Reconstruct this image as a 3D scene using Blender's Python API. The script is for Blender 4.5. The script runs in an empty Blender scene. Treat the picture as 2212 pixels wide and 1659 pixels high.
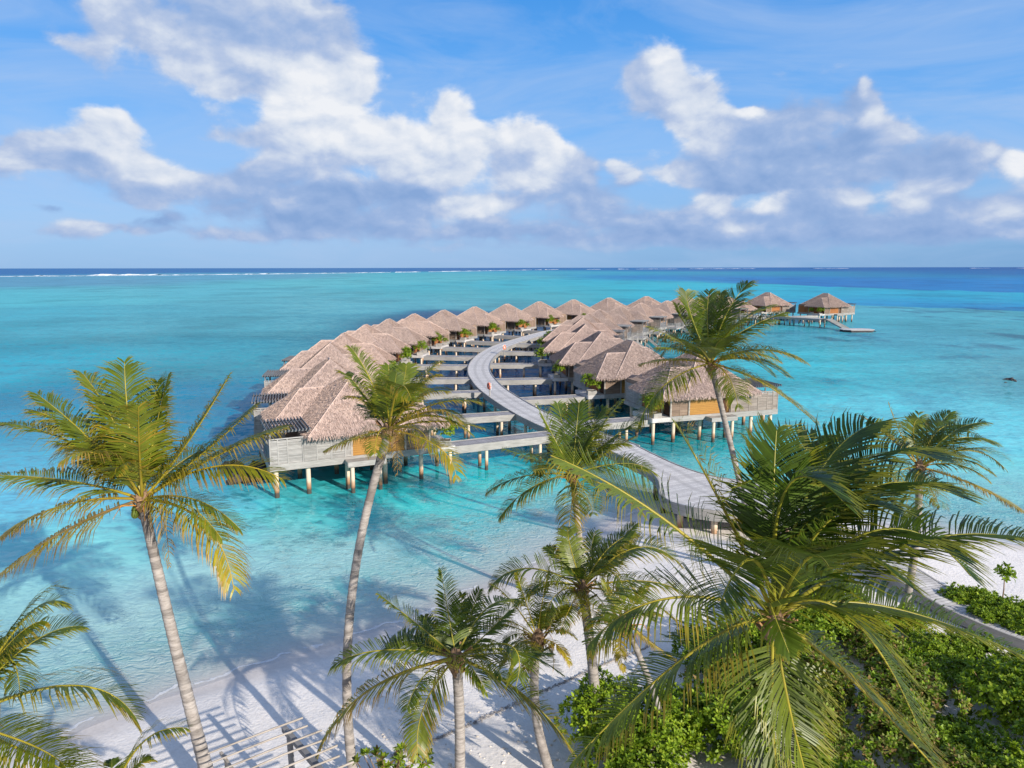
import bpy, math, random
import numpy as np
from mathutils import Vector, Matrix
C = bpy.context.scene.collection
SC = bpy.context.scene
R = math.radians
# ------------------------------------------------------------------ survey helpers
CAM_H = 16.0; FPX = 1534.0; PITCH = math.atan(251.5 / FPX)
_c, _s = math.cos(PITCH), math.sin(PITCH)
def at(X, Y, z=0.0):
    """ground point of a survey reading at height z"""
    v = (Y - 829.5) / FPX
    t = (CAM_H - z) / (_s + v * _c)
    return ((X - 1106) / FPX * t, (_c - v * _s) * t)
def atf(X, Y, fwd):
    v = (Y - 829.5) / FPX
    t = fwd / (_c - v * _s)
    return Vector(((X - 1106) / FPX * t, fwd, CAM_H - (_s + v * _c) * t))
SUN_AZ = R(42); SUN_EL = R(24)      # sun stands behind the camera to the right

# ------------------------------------------------------------------ object helpers
def tag(o, label=None, cat=None, group=None, kind=None):
    if label: o['label'] = label
    if cat: o['category'] = cat
    if group: o['group'] = group
    if kind: o['kind'] = kind
    return o
def empty(name, loc=(0, 0, 0), rz=0.0):
    o = bpy.data.objects.new(name, None); C.objects.link(o)
    o.location = loc; o.rotation_euler = (0, 0, rz); o.empty_display_size = .3
    return o
def copy_tree(o, parent=None):
    c = o.copy(); C.objects.link(c)
    if parent: c.parent = parent
    for ch in o.children: copy_tree(ch, c)
    return c
class MB:
    def __init__(s, sy=1):
        s.v = []; s.f = []; s.m = []; s.c = []; s.sy = sy; s.smooth = []
    def add(s, vs, fs, m=0, col=(1, 1, 1), sm=False):
        n = len(s.v)
        if s.sy < 0:
            s.v += [(p[0], -p[1], p[2]) for p in vs]
            s.f += [tuple(n + i for i in reversed(f)) for f in fs]
        else:
            s.v += [(p[0], p[1], p[2]) for p in vs]
            s.f += [tuple(n + i for i in f) for f in fs]
        k = len(fs)
        s.m += [m] * k; s.c += [col] * k; s.smooth += [sm] * k
    def box(s, x0, x1, y0, y1, z0, z1, m=0, col=(1, 1, 1)):
        vs = [(x0, y0, z0), (x1, y0, z0), (x1, y1, z0), (x0, y1, z0), (x0, y0, z1), (x1, y0, z1), (x1, y1, z1), (x0, y1, z1)]
        s.add(vs, [(3, 2, 1, 0), (4, 5, 6, 7), (0, 1, 5, 4), (1, 2, 6, 5), (2, 3, 7, 6), (3, 0, 4, 7)], m, col)
    def beam(s, a, b, w, h, m=0, col=(1, 1, 1)):
        a = Vector(a); b = Vector(b); t = (b - a).normalized()
        up = Vector((0, 0, 1)) if abs(t.z) < .95 else Vector((0, 1, 0))
        sd = t.cross(up).normalized() * (w / 2); u2 = sd.cross(t).normalized() * (h / 2)
        vs = [a - sd - u2, a + sd - u2, a + sd + u2, a - sd + u2, b - sd - u2, b + sd - u2, b + sd + u2, b - sd + u2]
        s.add(vs, [(0, 1, 2, 3), (7, 6, 5, 4), (0, 4, 5, 1), (1, 5, 6, 2), (2, 6, 7, 3), (3, 7, 4, 0)], m, col)
    def tube(s, pts, rad, n=8, m=0, col=(1, 1, 1), cap=True, sm=True):
        pts = [Vector(p) for p in pts]
        if not hasattr(rad, '__len__'): rad = [rad] * len(pts)
        vs = []; prev = None
        for i, p in enumerate(pts):
            t = (pts[min(i + 1, len(pts) - 1)] - pts[max(i - 1, 0)]).normalized()
            if prev is None:
                a = Vector((1, 0, 0)) if abs(t.x) < .8 else Vector((0, 1, 0))
            else: a = prev
            nn = (a - t * a.dot(t)).normalized(); prev = nn; bb = t.cross(nn)
            for k in range(n):
                an = 2 * math.pi * k / n
                vs.append(p + (nn * math.cos(an) + bb * math.sin(an)) * rad[i])
        fs = []
        for i in range(len(pts) - 1):
            for k in range(n):
                fs.append((i * n + k, i * n + (k + 1) % n, (i + 1) * n + (k + 1) % n, (i + 1) * n + k))
        s.add(vs, fs, m, col, sm)
        if cap:
            s.add(vs[:n], [tuple(reversed(range(n)))], m, col); s.add(vs[-n:], [tuple(range(n))], m, col)
    def blob(s, c, r, rng, m=0, col=(1, 1, 1), nu=9, nv=6, rough=.25):
        ph = [rng.uniform(0, 6.28) for _ in range(6)]; vs = []; fs = []
        for j in range(nv + 1):
            th = math.pi * j / nv
            for i in range(nu):
                a = 2 * math.pi * i / nu
                d = Vector((math.sin(th) * math.cos(a), math.sin(th) * math.sin(a), math.cos(th)))
                k = 1 + rough * (math.sin(3 * d.x + ph[0]) * math.sin(4 * d.y + ph[1]) + .6 * math.sin(5 * d.z + ph[2] + 3 * d.x) + .4 * math.sin(9 * d.y + ph[3]))
                vs.append((c[0] + d.x * r[0] * k, c[1] + d.y * r[1] * k, c[2] + d.z * r[2] * k))
        for j in range(nv):
            for i in range(nu):
                fs.append((j * nu + i, (j + 1) * nu + i, (j + 1) * nu + (i + 1) % nu, j * nu + (i + 1) % nu))
        s.add(vs, fs, m, col, False)
    def build(s, name, mats, parent=None, loc=None):
        me = bpy.data.meshes.new(name)
        me.from_pydata([tuple(p) for p in s.v], [], s.f)
        if not isinstance(mats, (list, tuple)): mats = [mats]
        for m in mats: me.materials.append(m)
        me.polygons.foreach_set('material_index', s.m)
        me.polygons.foreach_set('use_smooth', s.smooth)
        at_ = me.attributes.new('Col', 'FLOAT_COLOR', 'FACE')
        arr = np.ones((len(s.c), 4), dtype=np.float32)
        if len(s.c): arr[:, :3] = np.array(s.c, dtype=np.float32)
        at_.data.foreach_set('color', arr.ravel())
        me.update()
        o = bpy.data.objects.new(name, me); C.objects.link(o)
        if parent: o.parent = parent
        if loc: o.location = loc
        return o

# ------------------------------------------------------------------ materials
def newmat(name):
    m = bpy.data.materials.new(name); m.use_nodes = True
    nt = m.node_tree; b = nt.nodes['Principled BSDF']
    return m, nt, b
def nd(nt, t, **kw):
    n = nt.nodes.new(t)
    for k, v in kw.items():
        if k == 'inp':
            for i, x in v.items(): n.inputs[i].default_value = x
        else: setattr(n, k, v)
    return n
def mixc(nt, fac, a, b, blend='MIX'):
    n = nd(nt, 'ShaderNodeMix', data_type='RGBA', blend_type=blend)
    for sock, v in ((n.inputs[0], fac), (n.inputs[6], a), (n.inputs[7], b)):
        if hasattr(v, 'links'): nt.links.new(v, sock)
        else: sock.default_value = v if not isinstance(v, tuple) else (v + (1,))[:4]
    return n.outputs[2]
def math_(nt, op, a, b=0.0, c=0.0, clamp=False):
    n = nd(nt, 'ShaderNodeMath', operation=op, use_clamp=clamp)
    for i, v in enumerate((a, b, c)):
        if hasattr(v, 'links'): nt.links.new(v, n.inputs[i])
        else: n.inputs[i].default_value = v
    return n.outputs[0]
def coords(nt, scale=(1, 1, 1), rnd=True):
    tc = nd(nt, 'ShaderNodeTexCoord'); mp = nd(nt, 'ShaderNodeMapping')
    mp.inputs['Scale'].default_value = scale
    if rnd:
        oi = nd(nt, 'ShaderNodeObjectInfo')
        sc = math_(nt, 'MULTIPLY', oi.outputs['Random'], 37.0)
        nt.links.new(sc, mp.inputs['Location'])
    nt.links.new(tc.outputs['Object'], mp.inputs['Vector'])
    return mp.outputs[0]
def noise(nt, vec, scale, detail=4, rough=.55):
    n = nd(nt, 'ShaderNodeTexNoise'); n.inputs['Scale'].default_value = scale
    n.inputs['Detail'].default_value = detail; n.inputs['Roughness'].default_value = rough
    if vec is not None: nt.links.new(vec, n.inputs['Vector'])
    return n.outputs['Fac']
def ramp(nt, fac, stops):
    n = nd(nt, 'ShaderNodeValToRGB'); e = n.color_ramp.elements
    while len(e) < len(stops): e.new(.5)
    for k, (p, c) in enumerate(stops):
        e[k].position = p; e[k].color = (c + (1,))[:4] if isinstance(c, tuple) else (c, c, c, 1)
    nt.links.new(fac, n.inputs[0])
    return n.outputs[0]
def bump(nt, b, h, strength=.4, dist=.02):
    n = nd(nt, 'ShaderNodeBump'); n.inputs['Strength'].default_value = strength; n.inputs['Distance'].default_value = dist
    nt.links.new(h, n.inputs['Height']); nt.links.new(n.outputs[0], b.inputs['Normal'])
def attr(nt, name='Col'):
    return nd(nt, 'ShaderNodeAttribute', attribute_name=name).outputs['Color']
def wood(name, ca, cb, stretch=(1, 1, 14), sc=1.6, rough=.8, groove=None, bstr=.35):
    """weathered timber: streaked along its boards, optional board joints every groove metres along local z"""
    m, nt, b = newmat(name)
    v = coords(nt, stretch)
    n1 = noise(nt, v, sc, 5, .6); n2 = noise(nt, coords(nt, (.35, .35, .35)), 1.3, 3)
    col = mixc(nt, ramp(nt, n1, [(.3, 0.0), (.7, 1.0)]), ca, cb)
    col = mixc(nt, ramp(nt, n2, [(.35, .0), (.75, .45)]), col, tuple(x * .55 for x in ca))
    col = mixc(nt, 1.0, col, attr(nt), 'MULTIPLY')
    nt.links.new(col, b.inputs['Base Color']); b.inputs['Roughness'].default_value = rough
    b.inputs['Specular IOR Level'].default_value = .25
    if groove:
        sep = nd(nt, 'ShaderNodeSeparateXYZ'); nt.links.new(nd(nt, 'ShaderNodeTexCoord').outputs['Object'], sep.inputs[0])
        fr = math_(nt, 'FRACT', math_(nt, 'DIVIDE', sep.outputs[2], groove))
        g = math_(nt, 'GREATER_THAN', fr, .1)
        col2 = mixc(nt, g, tuple(x * .45 for x in ca), col); nt.links.new(col2, b.inputs['Base Color'])
        bump(nt, b, g, .5, .012)
    else: bump(nt, b, n1, bstr, .01)
    return m
M = {}
M['grey_wood'] = wood('weathered_grey_timber', (.23, .225, .215), (.39, .375, .36), (1, 1, 9))
M['deck_wood'] = wood('deck_plank_timber', (.42, .40, .39), (.58, .56, .55), (1, 1, 1), 2.2)
M['screen_wood'] = wood('silvered_slat_timber', (.31, .30, .29), (.46, .445, .43), (.6, .6, 12))
M['tan_screen'] = wood('tan_weathered_slat_timber', (.27, .225, .195), (.42, .36, .32), (.6, .6, 12))
M['brown_wood'] = wood('brown_slat_timber', (.20, .135, .095), (.33, .245, .19), (.6, .6, 12))
M['red_wood'] = wood('reddish_timber', (.25, .095, .035), (.40, .17, .06), (.7, .7, 8))
M['gold_wood'] = wood('golden_varnished_timber', (.33, .165, .04), (.43, .225, .055), (.5, .5, 6), rough=.5, groove=.16)
M['dark_wood'] = wood('dark_stained_timber', (.045, .04, .045), (.09, .08, .085), (1, 1, 6))
M['slate_wood'] = wood('slate_grey_louver_timber', (.13, .135, .15), (.22, .225, .24), (1, 1, 5))
M['pale_pole'] = wood('bleached_pole_timber', (.26, .23, .20), (.42, .38, .34), (1, 1, 3))
M['door_wood'] = wood('dark_door_timber', (.05, .022, .012), (.10, .045, .022), (.6, .6, 8))
def m_thatch():
    m, nt, b = newmat('palm_thatch')
    v = coords(nt, (1, 1, 1)); n = noise(nt, v, 3.0, 6, .7); n2 = noise(nt, v, .35, 3)
    col = mixc(nt, 1.0, attr(nt), ramp(nt, n, [(.3, (.80, .76, .74)), (.7, (1.1, 1.07, 1.04))]), 'MULTIPLY')
    col = mixc(nt, 1.0, col, ramp(nt, n2, [(.3, (.86, .85, .86)), (.7, (1.06, 1.05, 1.03))]), 'MULTIPLY')
    oi = nd(nt, 'ShaderNodeObjectInfo')
    col = mixc(nt, 1.0, col, ramp(nt, oi.outputs['Random'], [(0.0, (.90, .89, .88)), (.5, (1.0, .98, .97)), (1.0, (1.06, 1.02, .99))]), 'MULTIPLY')
    nt.links.new(col, b.inputs['Base Color']); b.inputs['Roughness'].default_value = .95
    b.inputs['Specular IOR Level'].default_value = .1
    n3 = noise(nt, v, 22, 4, .7); bump(nt, b, n3, .6, .03)
    return m
M['thatch'] = m_thatch()
def m_pile():
    m, nt, b = newmat('pile_with_waterline')
    g = nd(nt, 'ShaderNodeNewGeometry'); sep = nd(nt, 'ShaderNodeSeparateXYZ'); nt.links.new(g.outputs['Position'], sep.inputs[0])
    n = noise(nt, g.outputs['Position'], 2.2, 4)
    z = math_(nt, 'ADD', sep.outputs[2], math_(nt, 'MULTIPLY', math_(nt, 'SUBTRACT', n, .5), .5))
    zz = math_(nt, 'DIVIDE', math_(nt, 'ADD', z, .5), 3.0)
    col = ramp(nt, zz, [(.0, (.05, .045, .035)), (.27, (.06, .05, .04)), (.31, (.24, .12, .06)), (.42, (.42, .27, .17)), (.50, (.60, .48, .36)), (1.0, (.64, .54, .43))])
    nt.links.new(col, b.inputs['Base Color']); b.inputs['Roughness'].default_value = .85
    bump(nt, b, noise(nt, g.outputs['Position'], 12, 3), .3, .02)
    return m
M['pile'] = m_pile()
def m_leaf(name, rough=.42, tr=.3, spec=.4):
    m, nt, b = newmat(name)
    a = attr(nt); n = noise(nt, coords(nt), 1.7, 3)
    col = mixc(nt, 1.0, a, ramp(nt, n, [(.3, (.72, .76, .7)), (.7, (1.18, 1.15, 1.05))]), 'MULTIPLY')
    nt.links.new(col, b.inputs['Base Color']); b.inputs['Roughness'].default_value = rough
    b.inputs['Specular IOR Level'].default_value = spec
    t = nd(nt, 'ShaderNodeBsdfTranslucent'); nt.links.new(mixc(nt, 1.0, col, (1.25, 1.3, .55), 'MULTIPLY'), t.inputs[0])
    mx = nd(nt, 'ShaderNodeMixShader'); mx.inputs[0].default_value = tr
    nt.links.new(b.outputs[0], mx.inputs[1]); nt.links.new(t.outputs[0], mx.inputs[2])
    nt.links.new(mx.outputs[0], nt.nodes['Material Output'].inputs[0])
    return m
M['frond'] = m_leaf('palm_leaflet', .40, .28, .4)
M['leaf'] = m_leaf('shrub_leaf', .5, .28, .25)
def m_trunk():
    m, nt, b = newmat('palm_bark')
    v = coords(nt, (1, 1, 5)); n = noise(nt, v, 3.2, 5, .65); n2 = noise(nt, coords(nt, (1, 1, 1.2)), 1.1, 3)
    col = ramp(nt, n, [(.25, (.11, .098, .09)), (.5, (.27, .25, .235)), (.75, (.40, .375, .36))])
    col = mixc(nt, ramp(nt, n2, [(.4, 0.0), (.75, .5)]), col, (.22, .19, .17))
    col = mixc(nt, 1.0, col, attr(nt), 'MULTIPLY')
    nt.links.new(col, b.inputs['Base Color']); b.inputs['Roughness'].default_value = .9
    bump(nt, b, n, .6, .04)
    return m
M['bark'] = m_trunk()
def m_plain(name, col, rough=.7, spec=.3, var=.25, sc=3.0, bs=.2):
    m, nt, b = newmat(name)
    n = noise(nt, coords(nt), sc, 4)
    c = mixc(nt, ramp(nt, n, [(.3, 0.0), (.7, 1.0)]), tuple(x * (1 - var) for x in col), tuple(min(1, x * (1 + var)) for x in col))
    nt.links.new(mixc(nt, 1.0, c, attr(nt), 'MULTIPLY'), b.inputs['Base Color'])
    b.inputs['Roughness'].default_value = rough; b.inputs['Specular IOR Level'].default_value = spec
    if bs: bump(nt, b, n, bs, .03)
    return m
M['rock'] = m_plain('dark_reef_rock', (.055, .05, .05), .85, .3, .5, 2.5, .8)
M['fibre'] = m_plain('palm_sheath_fibre', (.20, .13, .08), .95, .1, .5, 9, .8)
M['white_paint'] = m_plain('white_paint', (.8, .8, .8), .4, .4, .05)
M['buoy'] = m_plain('faded_orange_plastic', (.75, .22, .14), .5, .4, .1)
M['clay'] = m_plain('planter_box_timber', (.27, .235, .21), .85, .2, .2)
M['steel'] = m_plain('grey_metal', (.35, .35, .36), .4, .5, .1)
M['wrack'] = m_plain('dried_seaweed', (.30, .28, .27), .95, .1, .4, 8)
M['shell'] = m_plain('pale_coral_rubble', (.62, .56, .50), .9, .2, .3, 8)
M['concrete'] = m_plain('planter_concrete', (.30, .285, .265), .9, .2, .2)
# ------------------------------------------------------------------ numeric noise
def _h(i, j, k):
    n = (i * 374761393 + j * 668265263 + k * 2147483647) & 0xffffffff
    n = ((n ^ (n >> 13)) * 1274126177) & 0xffffffff
    return ((n ^ (n >> 16)) & 0xffff) / 65535.0
def vnoise(x, y, seed=0):
    x = np.asarray(x, dtype=np.float64); y = np.asarray(y, dtype=np.float64)
    i = np.floor(x).astype(np.int64); j = np.floor(y).astype(np.int64)
    fx = x - i; fy = y - j; fx = fx * fx * (3 - 2 * fx); fy = fy * fy * (3 - 2 * fy)
    a = _h(i, j, seed); b = _h(i + 1, j, seed); c = _h(i, j + 1, seed); d = _h(i + 1, j + 1, seed)
    return (a * (1 - fx) + b * fx) * (1 - fy) + (c * (1 - fx) + d * fx) * fy
def fbm(x, y, seed=0, o=4):
    r = 0; a = .5; f = 1.0
    for k in range(o): r = r + a * vnoise(x * f, y * f, seed + k); a *= .5; f *= 2.03
    return r / (1 - .5 ** o)
# ------------------------------------------------------------------ beach, seabed and water
SHORE = [(-90, -2), (-60, 7), (-30, 15.5), (-20, 19.8), (-15.8, 22.0), (-14.4, 23.6), (-12.3, 25.2), (-9.6, 26.9), (-7.6, 28), (-4.7, 30), (-2.2, 33),
         (1.1, 36.3), (5.1, 40.7), (6.9, 43), (9.6, 45.2), (13, 46.5), (18, 45.6), (22, 43.4), (25.3, 41.6), (27.5, 40.3), (29.8, 39.2), (40, 34), (60, 22),
         (90, -20), (60, -70), (-60, -70)]
def shore_dist(x, y):
    """signed distance to the waterline, positive on land"""
    d = np.full(x.shape, 1e9); ins = np.zeros(x.shape, bool); n = len(SHORE)
    for i in range(n):
        ax, ay = SHORE[i]; bx, by = SHORE[(i + 1) % n]
        ex, ey = bx - ax, by - ay
        t = np.clip(((x - ax) * ex + (y - ay) * ey) / (ex * ex + ey * ey), 0, 1)
        d = np.minimum(d, np.hypot(x - ax - t * ex, y - ay - t * ey))
        cr = ((ay > y) != (by > y)) & (x < (bx - ax) * (y - ay) / (by - ay + 1e-12) + ax)
        ins ^= cr
    return np.where(ins, d, -d)
def height(x, y):
    x = np.asarray(x, dtype=np.float64); y = np.asarray(y, dtype=np.float64)
    d = shore_dist(x, y) + (fbm(x * .22, y * .22, 5, 3) - .5) * 1.6
    land = 1.15 * (1 - np.exp(-np.maximum(d, 0) * .105)) + .12 * (fbm(x * .35, y * .35, 9, 3) - .5) * np.clip(d * .3, 0, 1)
    dd = np.maximum(-d, 0)
    sea = -(.07 * np.minimum(dd, 8) + .045 * np.clip(dd - 8, 0, 22) + .006 * np.clip(dd - 30, 0, 400)) - .25 * np.clip(dd / 20, 0, 1) * (fbm(x * .12, y * .12, 21, 3) - .5)
    return np.where(d > 0, land, sea)
def hz(x, y): return float(height(np.array([x]), np.array([y]))[0])
def polar_grid():
    th = np.concatenate([np.linspace(-R(50), R(50), 420), np.linspace(R(50), R(310), 66)[1:-1]])
    r = np.concatenate([np.linspace(1.5, 9, 8)[:-1], np.geomspace(9, 90, 150)[:-1], np.geomspace(90, 1600, 250)[:-1], np.geomspace(1600, 60000, 90)])
    T, Rr = np.meshgrid(th, r)
    return np.sin(T) * Rr, np.cos(T) * Rr, len(th), len(r)
def grid_mesh(name, x, y, z, nt_, nr):
    nv = nt_ * nr
    co = np.empty((nv + 1, 3), np.float32)
    co[:nv, 0] = x.ravel(); co[:nv, 1] = y.ravel(); co[:nv, 2] = z.ravel()
    co[nv] = (0, 0, float(z[0].mean()))
    j, i = np.meshgrid(np.arange(nr - 1), np.arange(nt_), indexing='ij')
    i2 = (i + 1) % nt_
    q = np.stack([j * nt_ + i, (j + 1) * nt_ + i, (j + 1) * nt_ + i2, j * nt_ + i2], -1).reshape(-1, 4)
    k = np.arange(nt_); tri = np.stack([np.full(nt_, nv), k, (k + 1) % nt_], -1)
    me = bpy.data.meshes.new(name)
    me.vertices.add(nv + 1); me.vertices.foreach_set('co', co.ravel())
    nl = q.size + tri.size; me.loops.add(nl)
    me.loops.foreach_set('vertex_index', np.concatenate([q[:, ::-1].ravel(), tri[:, ::-1].ravel()]).astype(np.int32))
    npoly = len(q) + len(tri); me.polygons.add(npoly)
    st = np.concatenate([np.arange(len(q)) * 4, len(q) * 4 + np.arange(len(tri)) * 3]).astype(np.int32)
    me.polygons.foreach_set('loop_start', st)
    me.polygons.foreach_set('use_smooth', np.ones(npoly, bool))
    me.update(calc_edges=True); me.validate()
    o = bpy.data.objects.new(name, me); C.objects.link(o)
    return o
gx, gy, NT, NR = polar_grid()
gz = height(gx, gy)
gnd = grid_mesh('beach_and_seabed', gx, gy, gz, NT, NR)
tag(gnd, kind='structure')
def m_sand():
    m, nt, b = newmat('coral_sand')
    g = nd(nt, 'ShaderNodeNewGeometry'); sep = nd(nt, 'ShaderNodeSeparateXYZ'); nt.links.new(g.outputs['Position'], sep.inputs[0])
    P = g.outputs['Position']
    n = noise(nt, P, .6, 5); nf = noise(nt, P, 7, 4, .6); ng = noise(nt, P, 40, 2)
    col = mixc(nt, ramp(nt, n, [(.3, 0.0), (.7, 1.0)]), (.77, .725, .68), (.69, .65, .61))
    col = mixc(nt, 1.0, col, ramp(nt, nf, [(.25, (.9, .89, .88)), (.6, (1.02, 1.02, 1.02))]), 'MULTIPLY')
    zz = math_(nt, 'ADD', sep.outputs[2], math_(nt, 'MULTIPLY', math_(nt, 'SUBTRACT', n, .5), .12))
    wet = nd(nt, 'ShaderNodeMapRange', inp={1: .03, 2: .20, 3: 1.0, 4: 0.0}); wet.interpolation_type = 'SMOOTHSTEP'; nt.links.new(zz, wet.inputs[0])
    col = mixc(nt, wet.outputs[0], col, mixc(nt, 1.0, col, (.78, .76, .75), 'MULTIPLY'))
    # scattered grit and leaf litter
    lit = math_(nt, 'GREATER_THAN', noise(nt, P, 5.5, 6, .75), .735)
    col = mixc(nt, math_(nt, 'MULTIPLY', lit, math_(nt, 'SUBTRACT', 1.0, wet.outputs[0])), col, (.30, .26, .22))
    nt.links.new(col, b.inputs['Base Color']); b.inputs['Roughness'].default_value = .85; b.inputs['Specular IOR Level'].default_value = .2
    vo = nd(nt, 'ShaderNodeTexVoronoi', feature='SMOOTH_F1'); vo.inputs['Scale'].default_value = 1.7; nt.links.new(P, vo.inputs['Vector'])
    h = math_(nt, 'ADD', math_(nt, 'MULTIPLY', vo.outputs['Distance'], .5), math_(nt, 'ADD', nf, math_(nt, 'MULTIPLY', ng, .15)))
    h = math_(nt, 'MULTIPLY', h, math_(nt, 'SUBTRACT', 1.0, math_(nt, 'MULTIPLY', wet.outputs[0], .8)))
    bump(nt, b, h, .42, .07)
    # current ripples on the flooded sand
    rip = nd(nt, 'ShaderNodeMapRange', inp={1: -.02, 2: -.35, 3: 0.0, 4: 1.0}); nt.links.new(sep.outputs[2], rip.inputs[0])
    mp = nd(nt, 'ShaderNodeMapping'); mp.inputs['Scale'].default_value = (.55, 1, 1); mp.inputs['Rotation'].default_value = (0, 0, R(14)); nt.links.new(P, mp.inputs['Vector'])
    rn = nd(nt, 'ShaderNodeTexNoise'); rn.inputs['Scale'].default_value = 2.1; rn.inputs['Detail'].default_value = 3; rn.inputs['Distortion'].default_value = 1.0; nt.links.new(mp.outputs[0], rn.inputs['Vector'])
    rd = math_(nt, 'SUBTRACT', 1.0, math_(nt, 'ABSOLUTE', math_(nt, 'MULTIPLY_ADD', rn.outputs['Fac'], 3.0, -1.5)))
    b1 = b.inputs['Normal'].links[0].from_node
    b2 = nd(nt, 'ShaderNodeBump'); b2.inputs['Distance'].default_value = .16; b2.inputs['Strength'].default_value = 1.0
    nt.links.new(math_(nt, 'MULTIPLY', rd, rip.outputs[0]), b2.inputs['Height']); nt.links.new(b1.outputs[0], b2.inputs['Normal']); nt.links.new(b2.outputs[0], b.inputs['Normal'])
    return m
gnd.data.materials.append(m_sand())

def s2l(c):
    c = np.asarray(c, float) / 255.0
    return np.where(c <= .04045, c / 12.92, ((c + .055) / 1.055) ** 2.4)
# colour of the lagoon as charted: reading, then the colour of water over that bottom
CHART = [(0, 584, 46, 110, 172), (300, 583, 46, 110, 172), (700, 582, 48, 114, 174), (1050, 580.6, 48, 108, 170), (100, 609, 96, 150, 186), (500, 598, 96, 156, 190),
 (0, 640, 88, 178, 198), (300, 628, 92, 172, 194), (700, 608, 92, 178, 196), (1000, 598, 86, 174, 192), (1250, 590, 72, 162, 194), (0, 700, 78, 164, 188), (400, 700, 82, 160, 182),
 (800, 650, 90, 166, 187), (1000, 636, 80, 166, 184), (1150, 620, 70, 170, 192), (1300, 612, 62, 172, 200), (0, 800, 64, 162, 190), (400, 780, 70, 160, 184), (560, 760, 58, 152, 178),
 (0, 900, 58, 154, 190), (500, 880, 40, 138, 174), (100, 1000, 78, 172, 204), (520, 980, 30, 122, 160), (480, 1040, 58, 156, 190), (0, 1100, 100, 186, 218), (300, 1150, 112, 196, 218), (600, 1100, 78, 190, 206),
 (800, 1060, 64, 184, 200), (1050, 1080, 82, 196, 210), (1150, 1110, 100, 202, 210), (0, 1280, 132, 198, 220), (300, 1300, 150, 206, 219), (600, 1250, 142, 208, 218), (900, 1200, 146, 210, 214),
 (1100, 900, 28, 134, 168), (1000, 850, 28, 112, 152), (1150, 820, 32, 110, 148), (1250, 950, 32, 152, 178), (1450, 980, 34, 164, 184), (1080, 1000, 42, 170, 188), (1400, 1060, 104, 204, 208),
 (950, 760, 34, 94, 132), (1050, 715, 36, 90, 132), (1250, 800, 28, 104, 142), (700, 1000, 42, 168, 184),
 (1500, 583, 46, 112, 176), (1800, 581.5, 44, 106, 170), (2200, 580, 44, 100, 164), (2200, 592, 42, 108, 172), (1450, 598, 34, 132, 194), (1650, 604, 24, 122, 192), (1900, 604, 16, 126, 194), (1900, 613, 16, 118, 188), (2200, 612, 14, 134, 200), (2200, 628, 12, 128, 194),
 (1620, 594, 66, 148, 184), (1900, 596, 50, 134, 180), (1550, 618, 50, 180, 206), (1750, 626, 24, 170, 206), (1900, 633, 8, 160, 204), (2200, 643, 22, 168, 206), (1700, 640, 52, 174, 200), (2100, 648, 6, 156, 202), (2050, 636, 40, 166, 196),
 (1960, 659, 6, 136, 196), (2200, 669, 6, 134, 196), (1850, 657, 20, 150, 198), (1900, 684, 92, 170, 194), (2150, 692, 88, 164, 186), (1950, 735, 80, 148, 174), (1800, 745, 80, 158, 182), (2200, 740, 96, 170, 192), (1700, 700, 70, 166, 190),
 (1740, 800, 66, 188, 210), (1900, 785, 72, 186, 208), (2120, 815, 96, 172, 192), (2190, 800, 104, 144, 162), (1700, 900, 74, 186, 208), (1900, 900, 94, 194, 215), (2150, 950, 106, 198, 218),
 (2150, 1080, 136, 204, 216), (1800, 1000, 96, 198, 214), (1950, 1090, 122, 202, 214)]
def rim_outer(X): return 608 + (X - 1456) * .036     # far edge of the inner basin
def rim_inner(X): return 660 + (X - 1866) * .0376    # drop-off where the reef flat ends
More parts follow.
